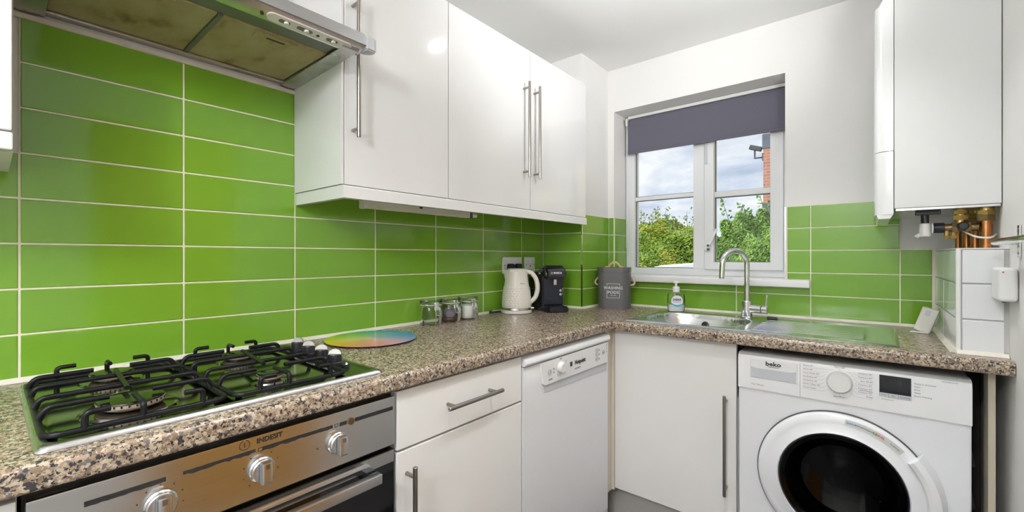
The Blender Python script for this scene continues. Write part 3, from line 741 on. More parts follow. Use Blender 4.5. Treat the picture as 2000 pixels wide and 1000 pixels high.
for y in (.178, .328):
    for k in range(9):
        a = math.radians(-140+k*35+90); box(bm, OX, OX+.0005, y+.031*math.cos(a)-.001, y+.031*math.cos(a)+.001, .793+.031*math.sin(a)-.001, .793+.031*math.sin(a)+.001)
for y in (.135, .435): text_bm('°C', .006, (OX+.0003, y, .793), R_, U_, bm=bm)
t.part('dial_marks', bm, 'print_black', cp)
dr = t.part('oven_door', Box(OX-.022, OX-.004, OY0+.003, OY1-.002, .155, .730, .002), 'oven_glass')
t.part('door_top_strip', Box(OX-.0045, OX-.003, OY0+.004, OY1-.003, .700, .728), 'steel_panel', dr)
bm = bmesh.new()
box(bm, OX+.035, OX+.052, OY0+.05, .556, .690, .712, .002)
t.part('door_handle', bm, 'steel', dr, 'wide brushed steel door handle')
for y in (.075, .545):
    t.part('handle_bracket', Box(OX-.003, OX+.0355, y-.012, y+.010, .692, .713, .001), 'black_gloss', dr)
t.part('handle_back_rail', Box(OX-.003, OX+.006, OY0+.05, .556, .704, .716, .001), 'steel', dr)

# ---------------------------------------------------------------- base units
def base_unit(name, label, y0, y1, drawer, hz=None):
    t = Thing(name, label, 'cupboard', (.3, (y0+y1)/2, 0), group='base units below the worktop')
    t.part('carcass', Box(.03, .566, y0+.001, y1-.001, .15, .866), 'carcass_white')
    t.part('plinth', Box(.50, .515, y0, y1, .001, .149), 'plinth')
    return t
DX = .586
t = base_unit('base_cupboard', 'white base cupboard left of the oven', -.53, .027, False)
t.part('door', Box(.568, DX, -.528, .025, .155, .862, .002), 'satin_white')
t = base_unit('drawer_unit', 'white drawer and cupboard unit between the oven and the dishwasher', .630, 1.118, True)
d = t.part('drawer_front', Box(.568, DX, .632, 1.116, .720, .864, .002), 'satin_white')
bar_handle(t, d, (DX+.034, .770, .792), (DX+.034, .985, .792), (1, 0, 0), gap=.034)
d = t.part('door', Box(.568, DX, .632, 1.116, .155, .714, .002), 'satin_white')
bar_handle(t, d, (DX+.034, .660, .300), (DX+.034, .660, .682), (1, 0, 0), gap=.034)
# dishwasher
t = Thing('dishwasher', 'white freestanding dishwasher under the worktop', 'dishwasher', (.3, 1.42, 0))
W0, W1 = 1.123, 1.720
t.part('body', Box(.03, .558, W0+.002, W1-.002, .03, .850), 'appliance_white')
t.part('top_cover', Prism([(.50, .868), (.566, .866), (.588, .858), (.597, .846), (.598, .836), (.594, .829), (.50, .829)], XZ_Y, W0, W1), 'appliance_white')
t.part('gap_seal', Box(.55, .588, W0+.004, W1-.004, .825, .830), 'print_black')
dw = t.part('door', Prism([(.56, .826), (.586, .826), (.588, .822), (.586, .745), (.586, .10), (.56, .10)], XZ_Y, W0, W1), 'appliance_white')
pan = [(1.214, .824), (1.232, .748), (1.240, .742), (1.700, .738), (1.706, .744), (1.706, .825)]
pb = Prism(pan, lambda p, q, tt: (tt+(.826-q)*-.02, p, q), .585, .594)
pn = t.part('control_panel', pb, 'appliance_panel', dw)
t.part('grip_recess', Prism([(1.236, .740), (1.243, .716), (1.706, .704), (1.708, .737)], lambda p, q, tt: (tt, p, q), .5855, .5878), 'appliance_grey', dw)
fx = .5945
t.part('dial', Lathe([(.021, 0), (.020, .012), (.017, .0145), (0, .0145)], (fx-.001, 1.338, .787), (1, 0, 0), n=28), 'white_plastic', pn)
bm = bmesh.new(); text_bm('Hotpoint', .0225, (fx, 1.475, .785), R_, U_, bm=bm, sx=.95, bold=.03)
box(bm, fx-.0005, fx+.0004, 1.402, 1.416, .777, .794)
t.part('lettering', bm, 'print_black', pn)
bm = bmesh.new(); text_bm('AQUARIUS', .009, (fx-.0003, 1.455, .762), R_, U_, bm=bm)
for yy, zz in ((1.268, .783), (1.608, .803), (1.608, .785), (1.608, .767), (1.665, .787)):
    tube(bm, [(fx-.0003, yy+.010*math.cos(a), zz+.008*math.sin(a)) for a in [2*PI*i/14 for i in range(14)]], .0006, 4, closed=True)
for yy, zz in ((1.293, .79), (1.293, .778), (1.628, .803), (1.628, .785), (1.628, .767)): box(bm, fx-.0008, fx+.0002, yy-.002, yy+.002, zz-.003, zz+.003)
for yy, zz, s in ((1.272, .757, 'PAUSE'), (1.338, .818, 'OFF'), (1.306, .786, '1'), (1.318, .762, '2'), (1.368, .762, '3'), (1.372, .803, '4'), (1.270, .782, 'II'), (1.608, .803, 'D'), (1.608, .785, 'B'), (1.608, .767, 'D'), (1.665, .787, 'Start')): text_bm(s, .008, (fx-.0003, yy, zz), R_, U_, bm=bm)
for zz in (.815, .80, .785): box(bm, fx-.0008, fx+.0002, 1.692, 1.694, zz-.003, zz+.003)
t.part('panel_marks', bm, 'print_grey', pn)
t.part('kick_plate', Prism([(.575, .098), (.586, .098), (.580, .03), (.555, .012), (.54, .012)], XZ_Y, W0, W1), 'appliance_white')
# corner filler post
single('corner_post', Prism([(.560, 1.722), (.572, 1.722), (.572, 1.786), (.584, 1.786), (.584, 1.800), (.560, 1.800)], XY_Z, .15, .866), 'filler_cream', 'cream filler post in the inner corner beside the dishwasher', 'panel', (.57, 1.75, .15))
# sink cupboard
SY = 1.786
t = Thing('sink_cupboard', 'white cupboard under the sink with tall bar handle', 'cupboard', (.84, 2.05, 0), group='base units below the worktop')
t.part('carcass', Box(.588, 1.082, SY+.021, 2.36, .15, .66), 'carcass_white')
d = t.part('door', Box(.586, 1.080, SY, SY+.019, .162, .864, .002), 'satin_white')
bar_handle(t, d, (1.046, SY-.034, .297), (1.046, SY-.034, .672), (0, -1, 0), gap=.034)
t.part('plinth', Box(.520, 1.082, SY+.055, SY+.070, .001, .149), 'plinth')
# space right of the washing machine
single('worktop_batten', Box(1.722, 1.737, 1.80, 1.86, .001, .871, .001), 'timber_batten', 'narrow cream timber batten carrying the worktop beside the washing machine', 'batten', (1.73, 1.83, 0))
single('gap_shade_board', Box(1.700, 1.762, 2.20, 2.36, .001, .80, .001), 'shadow_board', 'dark board standing in for the shade in the gap behind the washing machine', 'board', (1.73, 2.3, 0))  # near-black sheet that paints the shade at the back of the gap
bm = bmesh.new()
for k, zz in enumerate((.18, .30, .43, .56)): tube(bm, fillet([(1.706, 2.18, zz), (1.706, 2.0, zz+.02), (1.706, 1.93, zz-.01)], .03), .008, 8)
single('waste_hoses', bm, 'dark_grey', 'dark hoses in the gap beside the washing machine', 'hose', (1.70, 2.1, .18))

# ---------------------------------------------------------------- washing machine
t = Thing('washing_machine', 'white front-loading washing machine under the worktop', 'washing machine', (1.389, 2.03, 0))
A0, A1, FY = 1.091, 1.687, 1.768
ZP = .714
cxw, czw, rr = 1.389, .452, .190
bm = bmesh.new(); n_ = 96; C_, R2 = [], []
for k in range(n_):
    a = 2*PI*k/n_; dx, dz = math.cos(a), math.sin(a)
    C_.append(bm.verts.new((cxw+rr*dx, FY, czw+rr*dz)))
    tt = min(((A1-.001-cxw)/dx if dx > 1e-6 else 1e9), ((A0+.001-cxw)/dx if dx < -1e-6 else 1e9), ((ZP-czw)/dz if dz > 1e-6 else 1e9), ((.012-czw)/dz if dz < -1e-6 else 1e9))
    R2.append(bm.verts.new((cxw+tt*dx, FY, czw+tt*dz)))
for k in range(n_):
    j = (k+1) % n_; bm.faces.new((C_[k], C_[j], R2[j], R2[k]))
for xx, zz in ((A1-.001, ZP), (A0+.001, ZP), (A0+.001, .012), (A1-.001, .012)):
    k = max(range(n_), key=lambda i: (R2[i].co.x-cxw)*(xx-cxw)/(abs(xx-cxw))+(R2[i].co.z-czw)*(zz-czw)/abs(zz-czw))
    j = min(((k-1) % n_, (k+1) % n_), key=lambda i: (R2[i].co-Vector((xx, FY, zz))).length)
    if (R2[k].co-Vector((xx, FY, zz))).length > 1e-4:
        v = bm.verts.new((xx, FY, zz)); bm.faces.new((R2[k], v, R2[j]))
box(bm, A0+.001, A0+.004, FY, 2.30, .012, ZP); box(bm, A1-.004, A1-.001, FY, 2.30, .012, ZP); box(bm, A0+.001, A1-.001, 2.297, 2.30, .012, .83)
box(bm, A0+.001, A1-.001, FY, 2.30, .012, .015)
t.part('body', bm, 'appliance_white')
t.part('top_panel', Box(A0+.001, A1-.001, FY+.012, 2.30, .824, .842, .003), 'appliance_white')
cpn = t.part('control_panel', Prism([(FY-.006, ZP+.001), (FY-.006, .820), (FY-.002, .834), (FY+.010, .841), (FY+.05, .841), (FY+.05, ZP+.001)], YZ_X, A0, A1), 'appliance_panel')
t.part('seam', Box(1.2815, 1.2825, FY-.0066, FY-.005, ZP+.002, .828), 'print_grey', cpn)
# detergent drawer
dd = t.part('detergent_drawer', Box(1.131, 1.2745, FY-.0085, FY-.005, .757, .826, .0025), 'appliance_panel', cpn)
t.part('drawer_grip', Prism([(1.134, .797), (1.150, .7925), (1.255, .7925), (1.271, .797), (1.271, .760), (1.134, .760)], lambda p, q, tt: (p, tt, q), FY-.0095, FY-.0084), 'appliance_grey', cpn)
PF = FY-.0064
RX = (1, 0, 0)
bm = text_bm('beko', .0205, (1.203, FY-.0090, .8125), RX, U_, sx=1.15, bold=.03); box(bm, 1.186, 1.220, FY-.0094, FY-.0084, .8015, .8028)
t.part('lettering', bm, 'print_black', cpn)
kx, kz = 1.389, .785
t.part('programme_dial', Lathe([(.0345, 0), (.0345, .006), (.033, .009), (.031, .018), (.029, .020), (0, .020)], (kx, FY-.006, kz), (0, -1, 0), n=48), 'white_plastic', cpn)
bm = bmesh.new()
L = ['Quick 40°', 'Shirts 40°', 'Hand Wash 40°', 'Synthetics 40°', 'Synthetics 20°', 'Down Wear 40°', 'Drum Clean']
Rr = ['Cottons 20°', 'Cottons 40°', 'Eco 40-60', 'Cottons 60°', 'Cottons 60°', 'Cottons 90°', 'Rinse']
def thin_line(a, b, w=.0004):
    a, b = Vector((a[0], PF-.0002, a[1])), Vector((b[0], PF-.0002, b[1])); d = (b-a); n2 = Vector((-d.z, 0, d.x)).normalized()*w/2
    bm.faces.new([bm.verts.new(v) for v in (a+n2, b+n2, b-n2, a-n2)])
for i, s in enumerate(L):
    z = .825-i*.0122; text_bm(s, .0072, (1.290, PF, z), RX, U_, 'LEFT', .0002, bm)
    a = math.radians(118+i*18.5); e_ = (kx+.040*math.cos(a), kz+.040*math.sin(a)); thin_line((1.290, z-.0058), (min(1.342, e_[0]), z-.0058)); thin_line((min(1.342, e_[0]), z-.0058), e_)
for i, s in enumerate(Rr):
    z = .8215-i*.0118; text_bm(s, .0072, (1.472, PF, z), RX, U_, 'RIGHT', .0002, bm)
    a = math.radians(62-i*18.5); e_ = (kx+.040*math.cos(a), kz+.040*math.sin(a)); thin_line((1.472, z-.0058), (max(1.434, e_[0]), z-.0058)); thin_line((max(1.434, e_[0]), z-.0058), e_)
text_bm('with Prewash', .0060, (1.472, PF, .8215-4*.0118-.0056), RX, U_, 'RIGHT', .0002, bm)
text_bm('On / Off', .0078, (kx, PF, .832), RX, U_, 'CENTER', .0002, bm); text_bm('Spin+Drain', .0072, (kx, PF, .737), RX, U_, 'CENTER', .0002, bm)
thin_line((kx, .8265), (kx, .821)); thin_line((kx, .743), (kx, .748))
for i, s in enumerate(('Ready in (Custom)', 'Open', 'Rinse', 'Wash', 'Drum Cleaning')): text_bm(s, .0062, (1.567, PF, .813-i*.0092), RX, U_, 'LEFT', .0002, bm)
text_bm('9 kg | 1200 rpm', .0062, (1.134, PF, .7335), RX, U_, 'LEFT', .0002, bm); text_bm('WTK92151W', .0058, (1.642, PF, .829), RX, U_, 'CENTER', .0002, bm)
text_bm('3s Child Lock', .0052, (1.507, PF, .7525), RX, U_, 'CENTER', .0002, bm)
t.part('programme_lettering', bm, 'print_grey', cpn)
ds = t.part('display', Box(1.4875, 1.5605, FY-.0072, FY-.0055, .7600, .8265, .0006), 'black_gloss', cpn)
for i, (a, b, s) in enumerate(((1.488, 1.509, 'Temp'), (1.5095, 1.5315, 'Spin'), (1.532, 1.560, 'Start/Pause'))):
    k = t.part('display_key', Box(a, b, FY-.0078, FY-.0068, .7603, .7725, .0003), 'appliance_grey', ds)
    t.part('key_lettering', text_bm(s, .0050, ((a+b)/2, FY-.0079, .7665), RX, U_), 'print_black', ds)
# door
AX = (0, -1, 0)
dr = t.part('door_ring', Lathe([(.232, .001), (.232, .012), (.229, .018), (.222, .0225), (.205, .026), (.198, .0245), (.176, .032), (.171, .034), (.168, .030), (.166, .012)], (cxw, FY, czw), AX, n=96), 'appliance_white')
t.part('ring_edge', Lathe([(.2355, .0005), (.2355, .007), (.2325, .0075)], (cxw, FY, czw), AX, n=96), 'dark_grey', dr)
t.part('inner_gasket', Lathe([(.1675, .030), (.164, .028), (.158, .014), (.154, .0), (.150, -.03)], (cxw, FY, czw), AX, n=72), 'black_gloss', dr)
t.part('door_glass', Lathe([(.165, .025), (.150, .020), (.128, -.012), (.110, -.040), (.070, -.056), (0, -.060)], (cxw, FY, czw), AX, n=72), 'drum_glass', dr)
# drum behind the glass
t.part('drum', Lathe([(.149, -.032), (.185, -.05), (.215, -.09), (.215, -.38), (0, -.40)], (cxw, FY, czw), AX, n=48), 'dark_grey')
for k in range(3):
    bm = bmesh.new(); a = math.radians(50+120*k)
    p = Vector((math.cos(a), 0, math.sin(a))); q = Vector((-p.z, 0, p.x)); c0 = Vector((cxw, FY+.1, czw)); c1 = Vector((cxw, FY+.36, czw))
    vs = [bm.verts.new(v) for v in (c0+p*.213+q*.03, c0+p*.213-q*.03, c0+p*.155, c1+p*.213+q*.03, c1+p*.213-q*.03, c1+p*.155)]
    for f_ in ((0, 1, 2), (3, 5, 4), (0, 2, 5, 3), (1, 4, 5, 2), (0, 3, 4, 1)): bm.faces.new([vs[i] for i in f_])
    t.part('drum_lifter', bm, 'appliance_grey')
# moulded door handle on the right of the ring
bm = bmesh.new(); N = 22; a0, a1 = math.radians(38), math.radians(-38); sec = [(.205, .026), (.210, .042), (.222, .046), (.236, .040), (.250, .008), (.250, .001)]
rg = []
for k in range(N+1):
    a = a0+(a1-a0)*k/N; rg.append([bm.verts.new((cxw+r*math.cos(a), FY-h, czw+r*math.sin(a))) for r, h in sec])
for a, b in zip(rg, rg[1:]):
    for i in range(len(sec)-1): bm.faces.new((a[i], a[i+1], b[i+1], b[i]))
bm.faces.new(rg[0]); bm.faces.new(rg[-1][::-1])
t.part('door_handle', bm, 'appliance_panel', dr)
bm = bmesh.new(); rg = []
for k in range(N+1):
    a = math.radians(86)+(math.radians(45)-math.radians(86))*k/N; rg.append([bm.verts.new((cxw+r*math.cos(a), FY-h, czw+r*math.sin(a))) for r, h in ((.2215, .0236), (.2040, .0269))])
for a, b in zip(rg, rg[1:]): bm.faces.new((a[0], a[1], b[1], b[0]))
stk = t.part('door_sticker', bm, 'sticker', dr)
def ring_text(s, size, deg, m, nm='sticker_lettering', sx=1):
    a = math.radians(deg); r = .2128
    t.part(nm, text_bm(s, size, (cxw+r*math.cos(a), FY-.0262, czw+r*math.sin(a)), (math.sin(a), 0, -math.cos(a)), (math.cos(a), -.15, math.sin(a)), 'CENTER', .0004, sx=sx), m, stk)
ring_text('beko', .0125, 81.5, 'print_blue'); ring_text('recommends', .0095, 72.5, 'print_grey'); ring_text('ARIEL', .0105, 62, 'print_red'); ring_text('& LENOR', .0065, 51, 'print_grey')
a = math.radians(65.5); bm = bmesh.new(); lathe(bm, [(.0055, .0012), (.0035, .0012)], (cxw+.2128*math.cos(a), FY-.0255, czw+.2128*math.sin(a)), AX, n=14)
t.part('sticker_mark', bm, 'print_green', stk)
for x in (A0+.05, A1-.05):
    for y in (FY+.06, 2.25): t.part('foot', Cyl((x, y, .0005), (x, y, .014), .018, n=14), 'black_plastic')

# ---------------------------------------------------------------- sink
t = Thing('kitchen_sink', 'stainless steel inset sink with round-cornered bowl and drainer', 'sink', (1.08, 2.02, WT))
SX0, SX1, SY0, SY1 = .628, 1.540, 1.794, 2.262
bcx, bcy, bw, bh = .868, 2.016, .205, .178
NX, NY = 230, 122
def sink_z(x, y):
    z = WT+.0042
    e_ = min(x-SX0, SX1-x, y-SY0, SY1-y)
    if e_ < .012: z -= .0038*(1-e_/.012)**2 * 1.0
    elif e_ < .020: z += .0008
    u, v = abs(x-bcx)/bw, abs(y-bcy)/bh
    s = (u**3.2+v**3.2)**(1/3.2)
    if s < 1.0:
        d = (1-s)
        z -= .150*(1-math.exp(-(d/.085)**1.3)) + .004*(1 if d > .3 else d/.3)
    elif s < 1.06: z -= .0012*(1.06-s)/.06
    if 1.100 < x < 1.515 and 1.838 < y < 2.215:
        fade = min(1, (x-1.100)/.02, (1.515-x)/.05, (y-1.838)/.012, (2.215-y)/.012)
        z -= .0022*max(0, fade)
        if 1.105 < x < 1.462:
            fr_ = min(1, (1.462-x)/.012, (x-1.105)/.02); z += .0038*fr_*max(0, math.sin(2*PI*(y-1.842)/.0412))**1.4
    return z
bm = bmesh.new(); g = [[bm.verts.new((SX0+(SX1-SX0)*i/NX, SY0+(SY1-SY0)*j/NY, sink_z(SX0+(SX1-SX0)*i/NX, SY0+(SY1-SY0)*j/NY))) for j in range(NY+1)] for i in range(NX+1)]
for i in range(NX):
    for j in range(NY): bm.faces.new((g[i][j], g[i+1][j], g[i+1][j+1], g[i][j+1]))
t.part('basin', bm, 'sink_steel', ang=80)
t.part('overflow', Lathe([(.0155, 0), (.0155, .003), (.011, .004), (.009, .0), (0, -.001)], (.858, 2.1805, WT-.043), (0, -1, .3), n=24), 'black_plastic')
t.part('drain', Lathe([(.035, 0), (.034, .004), (.028, .003), (0, .0)], (.86, 1.99, WT-.147), (0, 0, 1), n=28), 'chrome')
t.part('waste_plug', Box(1.110, 1.150, 2.205, 2.235, WT+.005, WT+.014, .002), 'black_plastic')
# mixer tap
tx, ty, tz = 1.030, 2.215, WT+.0045
t = Thing('mixer_tap', 'chrome swan-neck mixer tap behind the sink', 'tap', (tx, ty, tz))
t.part('base', Lathe([(.0265, 0), (.0265, .003), (.0235, .006), (.0235, .072), (.0205, .0765), (0, .0765)], (tx, ty, tz), n=32), 'chrome')
pts = [(tx, ty, tz+.07), (tx, ty, tz+.240)]
dx, dy = -.62, -.78; Rr_ = .064
for k in range(1, 15):
    a = PI*k/14; pts.append((tx+dx*Rr_*(1-math.cos(a)), ty+dy*Rr_*(1-math.cos(a)), tz+.240+Rr_*math.sin(a)))
x_, y_, z_ = pts[-1]; pts.append((x_+dx*.004, y_+dy*.004, z_-.055))
t.part('spout', Tube(pts, .0118, 18), 'chrome', ang=60)
t.part('aerator', Cyl((x_+dx*.004, y_+dy*.004, z_-.062), (x_+dx*.004, y_+dy*.004, z_-.0545), .0105, n=18), 'steel')
t.part('side_body', Cyl((tx+.015, ty-.004, tz+.042), (tx+.062, ty-.014, tz+.042), .0185, n=24, bev=.002), 'chrome')
lv = t.part('lever', Cyl((tx+.064, ty-.0145, tz+.042), (tx+.088, ty-.0195, tz+.042), .0185, n=24, bev=.002), 'chrome')
t.part('lever_pin', Cyl((tx+.078, ty-.0175, tz+.058), (tx+.082, ty-.018, tz+.108), .0045, n=12), 'chrome', lv)

# ---------------------------------------------------------------- items on the worktop
# rainbow glass disc
t = Thing('worktop_saver', 'round glass worktop protector printed with a rainbow', 'worktop saver', (.163, .832, WT+.001))
t.part('glass_disc', Lathe([(.146, 0), (.1495, .001), (.1495, .0035), (0, .0035)], (.163, .832, WT+.002), n=72), 'black_gloss')
t.part('rainbow_print', Lathe([(.1485, .0), (.1485, .0008), (0, .0008)], (.163, .832, WT+.0056), n=72), 'rainbow')
# clip-top jars
def jar(x, y, label, fill):
    t = Thing('clip_jar', label, 'jar', (x, y, WT+.0005), group='clip-top glass jars', local=True)
    s = .98
    t.part('glass', Lathe([(.0, .0), (.040, .0), (.045, .004), (.0475, .014), (.0475, .052), (.044, .066), (.0405, .072), (.0405, .080), (.043, .0815)], n=40), 'jar_glass')
    t.part('inner_glass', Lathe([(.0, .005), (.038, .005), (.0435, .014), (.0445, .052), (.041, .065), (.038, .072), (.038, .081)], n=40), 'jar_glass')
    t.part('rubber_seal', Lathe([(.040, .0815), (.0445, .0815), (.0445, .0840), (.040, .0840)], n=40), 'cream_plastic')
    t.part('lid', Lathe([(.043, .0843), (.0455, .086), (.0455, .097), (.042, .1005), (0, .1015)], n=40), 'jar_glass')
    fa = math.radians(-12)
    bm = bmesh.new()
    tube(bm, [(.0415*math.cos(2*PI*i/30), .0415*math.sin(2*PI*i/30), .076) for i in range(30)], .0011, 6, closed=True)
    tube(bm, [(.0465*math.cos(2*PI*i/30), .0465*math.sin(2*PI*i/30), .092) for i in range(30)], .0011, 6, closed=True)
    t.part('wire_band', bm, 'chrome')
    u = Vector((math.cos(fa), math.sin(fa), 0)); v = Vector((-math.sin(fa), math.cos(fa), 0)); Z = Vector((0, 0, 1))
    bm = bmesh.new()
    for s_ in (-1, 1):
        tube(bm, fillet([u*.046+v*.009*s_+Z*.094, u*.053+v*.009*s_+Z*.085, u*.050+v*.010*s_+Z*.068], .004, 3), .0012, 6)
        tube(bm, fillet([u*.050+v*.008*s_+Z*.074, u*.058+v*.010*s_+Z*.062, u*.066+v*.008*s_+Z*.044, u*.066+Z*.043], .006, 3), .0012, 6)
    t.part('wire_clip', bm, 'chrome')
    bm = bmesh.new(); prism(bm, [(-.008, .062), (.008, .062), (.006, .092), (-.006, .092)], lambda p, q, tt: tuple(u*(tt+.0) + v*p + Z*q), .047, .0485)
    t.part('clip_plate', bm, 'chrome')
    if fill == 'sugar': t.part('sugar', Lathe([(0, .0055), (.037, .0055), (.0425, .014), (.0435, .052), (.041, .062), (.02, .064), (0, .063)], n=36), 'sugar')
    if fill == 'pods':
        t.part('ground_coffee', Lathe([(0, .0055), (.037, .0055), (.0425, .013), (.0430, .020), (.02, .023), (0, .022)], n=36), 'coffee')
        t.part('coffee_scoop', Lathe([(.0, 0), (.020, .001), (.026, .010), (.027, .022), (.024, .022), (.02, .006), (0, .004)], (.004, -.004, .030), (.62, -.5, .6), n=28), 'pods')
jar(.056, 1.178, 'empty clip-top glass jar nearest the hob', None)
jar(.056, 1.284, 'middle clip-top glass jar holding brown coffee and a scoop', 'pods')
jar(.058, 1.390, 'clip-top glass jar filled with white sugar', 'sugar')
# kettle
kx, ky = .094, 1.698
t = Thing('kettle', 'cream kettle with dimpled body and curved handle', 'kettle', (kx, ky, WT), rz=math.radians(38), local=True)
t.part('base', Lathe([(.070, 0.0005), (.0755, .003), (.0755, .014), (.072, .017), (0, .017)], n=44), 'kettle_cream')
t.part('steel_band', Lathe([(.0735, .0175), (.0745, .019), (.0735, .029), (.071, .030)], n=44), 'steel')
bm = bmesh.new()
prof = [(.0735, .030), (.0738, .040), (.0728, .055), (.0705, .080), (.0680, .105), (.0650, .125), (.0615, .145), (.0580, .165), (.0555, .185), (.0545, .200), (.0545, .208), (.052, .212), (.047, .2135)]
n_ = 48; rg = []
full = []
for (r0, z0), (r1, z1) in zip(prof, prof[1:]):
    m_ = max(1, int((z1-z0)/.004))
    for k in range(m_): full.append((r0+(r1-r0)*k/m_, z0+(z1-z0)*k/m_))
full.append(prof[-1])
for r, z in full:
    ring = []
    for i in range(n_*3):
        a = 2*PI*i/(n_*3); rd = r
        if .040 < z < .132:
            row = (z-.040)/.0115; ph = (int(row) % 2)*.5
            cu = (a/(2*PI)*26+ph) % 1-.5; cv = (row % 1)-.5
            rd += .0034*(1-min(1, (abs(cu)*1.7)**2+(abs(cv)*1.8)**2)) - .0008
        sp_ = max(0, math.cos(a-PI))            # spout towards local -x
        if z > .165: rd += .016*max(0, (z-.165)/.045)*sp_**10
        ring.append(bm.verts.new((rd*math.cos(a), rd*math.sin(a), z+(.006*sp_**10 if z > .2 else 0))))
    rg.append(ring)
for a, b in zip(rg, rg[1:]):
    for i in range(n_*3): bm.faces.new((a[i], a[(i+1) % (n_*3)], b[(i+1) % (n_*3)], b[i]))
t.part('body', bm, 'kettle_cream', ang=70)
t.part('lid', Lathe([(.0475, .2125), (.0475, .219), (.040, .2225), (0, .2235)], n=40), 'kettle_cream')
t.part('handle', Tube(fillet([(.040, 0, .208), (.070, 0, .206), (.099, 0, .172), (.106, 0, .120), (.094, 0, .075), (.064, 0, .052)], .05, 6), [.012]*3+[.0125]*60, 14) if False else Tube(fillet([(.044, 0, .207), (.074, 0, .204), (.101, 0, .168), (.107, 0, .118), (.094, 0, .074), (.066, 0, .052)], .05, 6), .0118, 14), 'kettle_cream', ang=60)
t.part('switch', Box(.060, .088, -.010, .010, .020, .030, .003), 'steel')
t.part('lettering', text_bm('Daewoo', .0075, (.031, -.0545, .150), (.87, .49, 0), (0, -.15, 1), depth=.0004), 'print_grey')
single('kettle_flex', Tube(fillet([(kx-.055, ky-.060, WT+.008), (kx-.066, ky-.085, WT+.007), (.020, 1.575, WT+.006), (.012, 1.60, WT+.012)], .02), .005, 8), 'black_plastic', 'black power lead behind the kettle', 'cable', (.03, 1.6, WT))
# sockets
def socket(y0, y1, label, double):
    t = Thing('wall_socket', label, 'socket', (0, (y0+y1)/2, 1.103), group='wall sockets behind the kettle')
    pl_ = t.part('faceplate', Box(.0005, .010, y0, y1, 1.104, 1.190, .003), 'socket_grey')
    ys = [y0+.04, y1-.04] if double else [(y0+y1)/2]
    for y in ys:
        t.part('rocker', Box(.010, .0135, y-.006, y+.006, 1.158, 1.178, .001), 'white_plastic', pl_)
        bm = bmesh.new(); box(bm, .0098, .0104, y-.003, y+.003, 1.137, 1.146)
        for s in (-1, 1): box(bm, .0098, .0104, y+s*.011-.003, y+s*.011+.003, 1.120, 1.124)
        t.part('socket_slots', bm, 'print_black', pl_)
    for y in (y0+.010, y1-.010): t.part('screw', Cyl((.0098, y, 1.147), (.0108, y, 1.147), .003, n=10), 'print_black', pl_)
    return t
socket(1.693, 1.846, 'grey double wall socket with two black plugs', True)
socket(1.876, 1.966, 'grey single wall socket beside the double socket', False)
for y, s in ((1.742, 'black plug on the left in the double wall socket'), (1.806, 'black plug on the right in the double wall socket')):
    bm = Prism([(.0105, 1.108), (.0105, 1.152), (.022, 1.156), (.031, 1.148), (.032, 1.118), (.024, 1.108)], XZ_Y, y-.022, y+.022)
    bmesh.ops.bevel(bm, geom=bm.edges[:], offset=.003, segments=2, affect='EDGES')
    tube(bm, fillet([(.022, y, 1.110), (.020, y, 1.06), (.014, y+.01, 1.00), (.008, y+.015, WT+.03)], .02), .0032, 8)
    single('mains_plug', bm, 'black_plastic', s, 'plug', (.02, y, 1.108), 'black plugs behind the kettle')
# coffee pod machine
t = Thing('coffee_machine', 'black pod coffee machine in the corner beside the kettle', 'coffee machine', (.158, 1.905, WT), rz=math.radians(-34), local=True)
# local +x = front
bm = bmesh.new(); pr_ = rrect(-.132, .030, -.068, .068, .03, 5); prism(bm, pr_, XY_Z, .004, .200); bmesh.ops.bevel(bm, geom=[e for e in bm.edges if abs(e.verts[0].co.z-e.verts[1].co.z) < 1e-6], offset=.012, segments=3, affect='EDGES')
t.part('body', bm, 'black_plastic')
bm = bmesh.new(); prism(bm, rrect(-.142, -.030, -.075, -.012, .014, 4), XY_Z, .030, .190); bmesh.ops.bevel(bm, geom=[e for e in bm.edges if abs(e.verts[0].co.z-e.verts[1].co.z) < 1e-6], offset=.008, segments=2, affect='EDGES')
t.part('water_tank', bm, 'black_gloss')
t.part('tank_rib', Tube(fillet([(-.128, -.0762, .050), (-.128, -.0762, .172), (-.044, -.0762, .172), (-.044, -.0762, .050), (-.128, -.0762, .050)], .012), .0016, 6), 'dark_grey')
t.part('front_plate', Box(.030, .040, -.054, .054, .030, .170, .004), 'dark_navy')
hp = []
bm = bmesh.new(); N = 12
hd = [(-.040, .168), (-.045, .190), (-.030, .222), (.000, .236), (.040, .238), (.070, .226), (.084, .204), (.084, .180), (.076, .166)]
prism(bm, hd, lambda p, q, tt: (p, tt, q), -.058, .058); bmesh.ops.bevel(bm, geom=[e for e in bm.edges if abs(e.verts[0].co.y-e.verts[1].co.y) < 1e-6], offset=.012, segments=3, affect='EDGES')
hd_o = t.part('brew_head', bm, 'black_gloss', ang=50)
bm = text_bm('BOSCH', .0135, (.0845, .006, .198), (0, 1, 0), (-.2, 0, 1), depth=.0006, bold=.02)
tube(bm, [(.0848, -.026+.0052*math.cos(2*PI*i/16), .198+.0052*math.sin(2*PI*i/16)) for i in range(16)], .0008, 5, closed=True)
t.part('lettering', bm, 'print_white', hd_o)
t.part('nozzle', Box(.044, .060, -.006, .012, .134, .166, .003), 'steel')
t.part('cup_recess', Box(.0385, .0412, -.030, .026, .056, .060, .0005), 'print_black')
for i, zz in enumerate((.105, .085)): t.part('status_lamp', Lathe([(.0065, 0), (.0055, .0015), (0, .0015)], (.0402, .040, zz), (1, 0, 0), n=16), 'sticker')
t.part('symbol_marks', box(box(box(bmesh.new(), .0398, .0406, .0505, .0535, .110, .116), .0398, .0406, .0505, .0535, .097, .101), .0398, .0406, .0505, .0535, .084, .089), 'print_white')
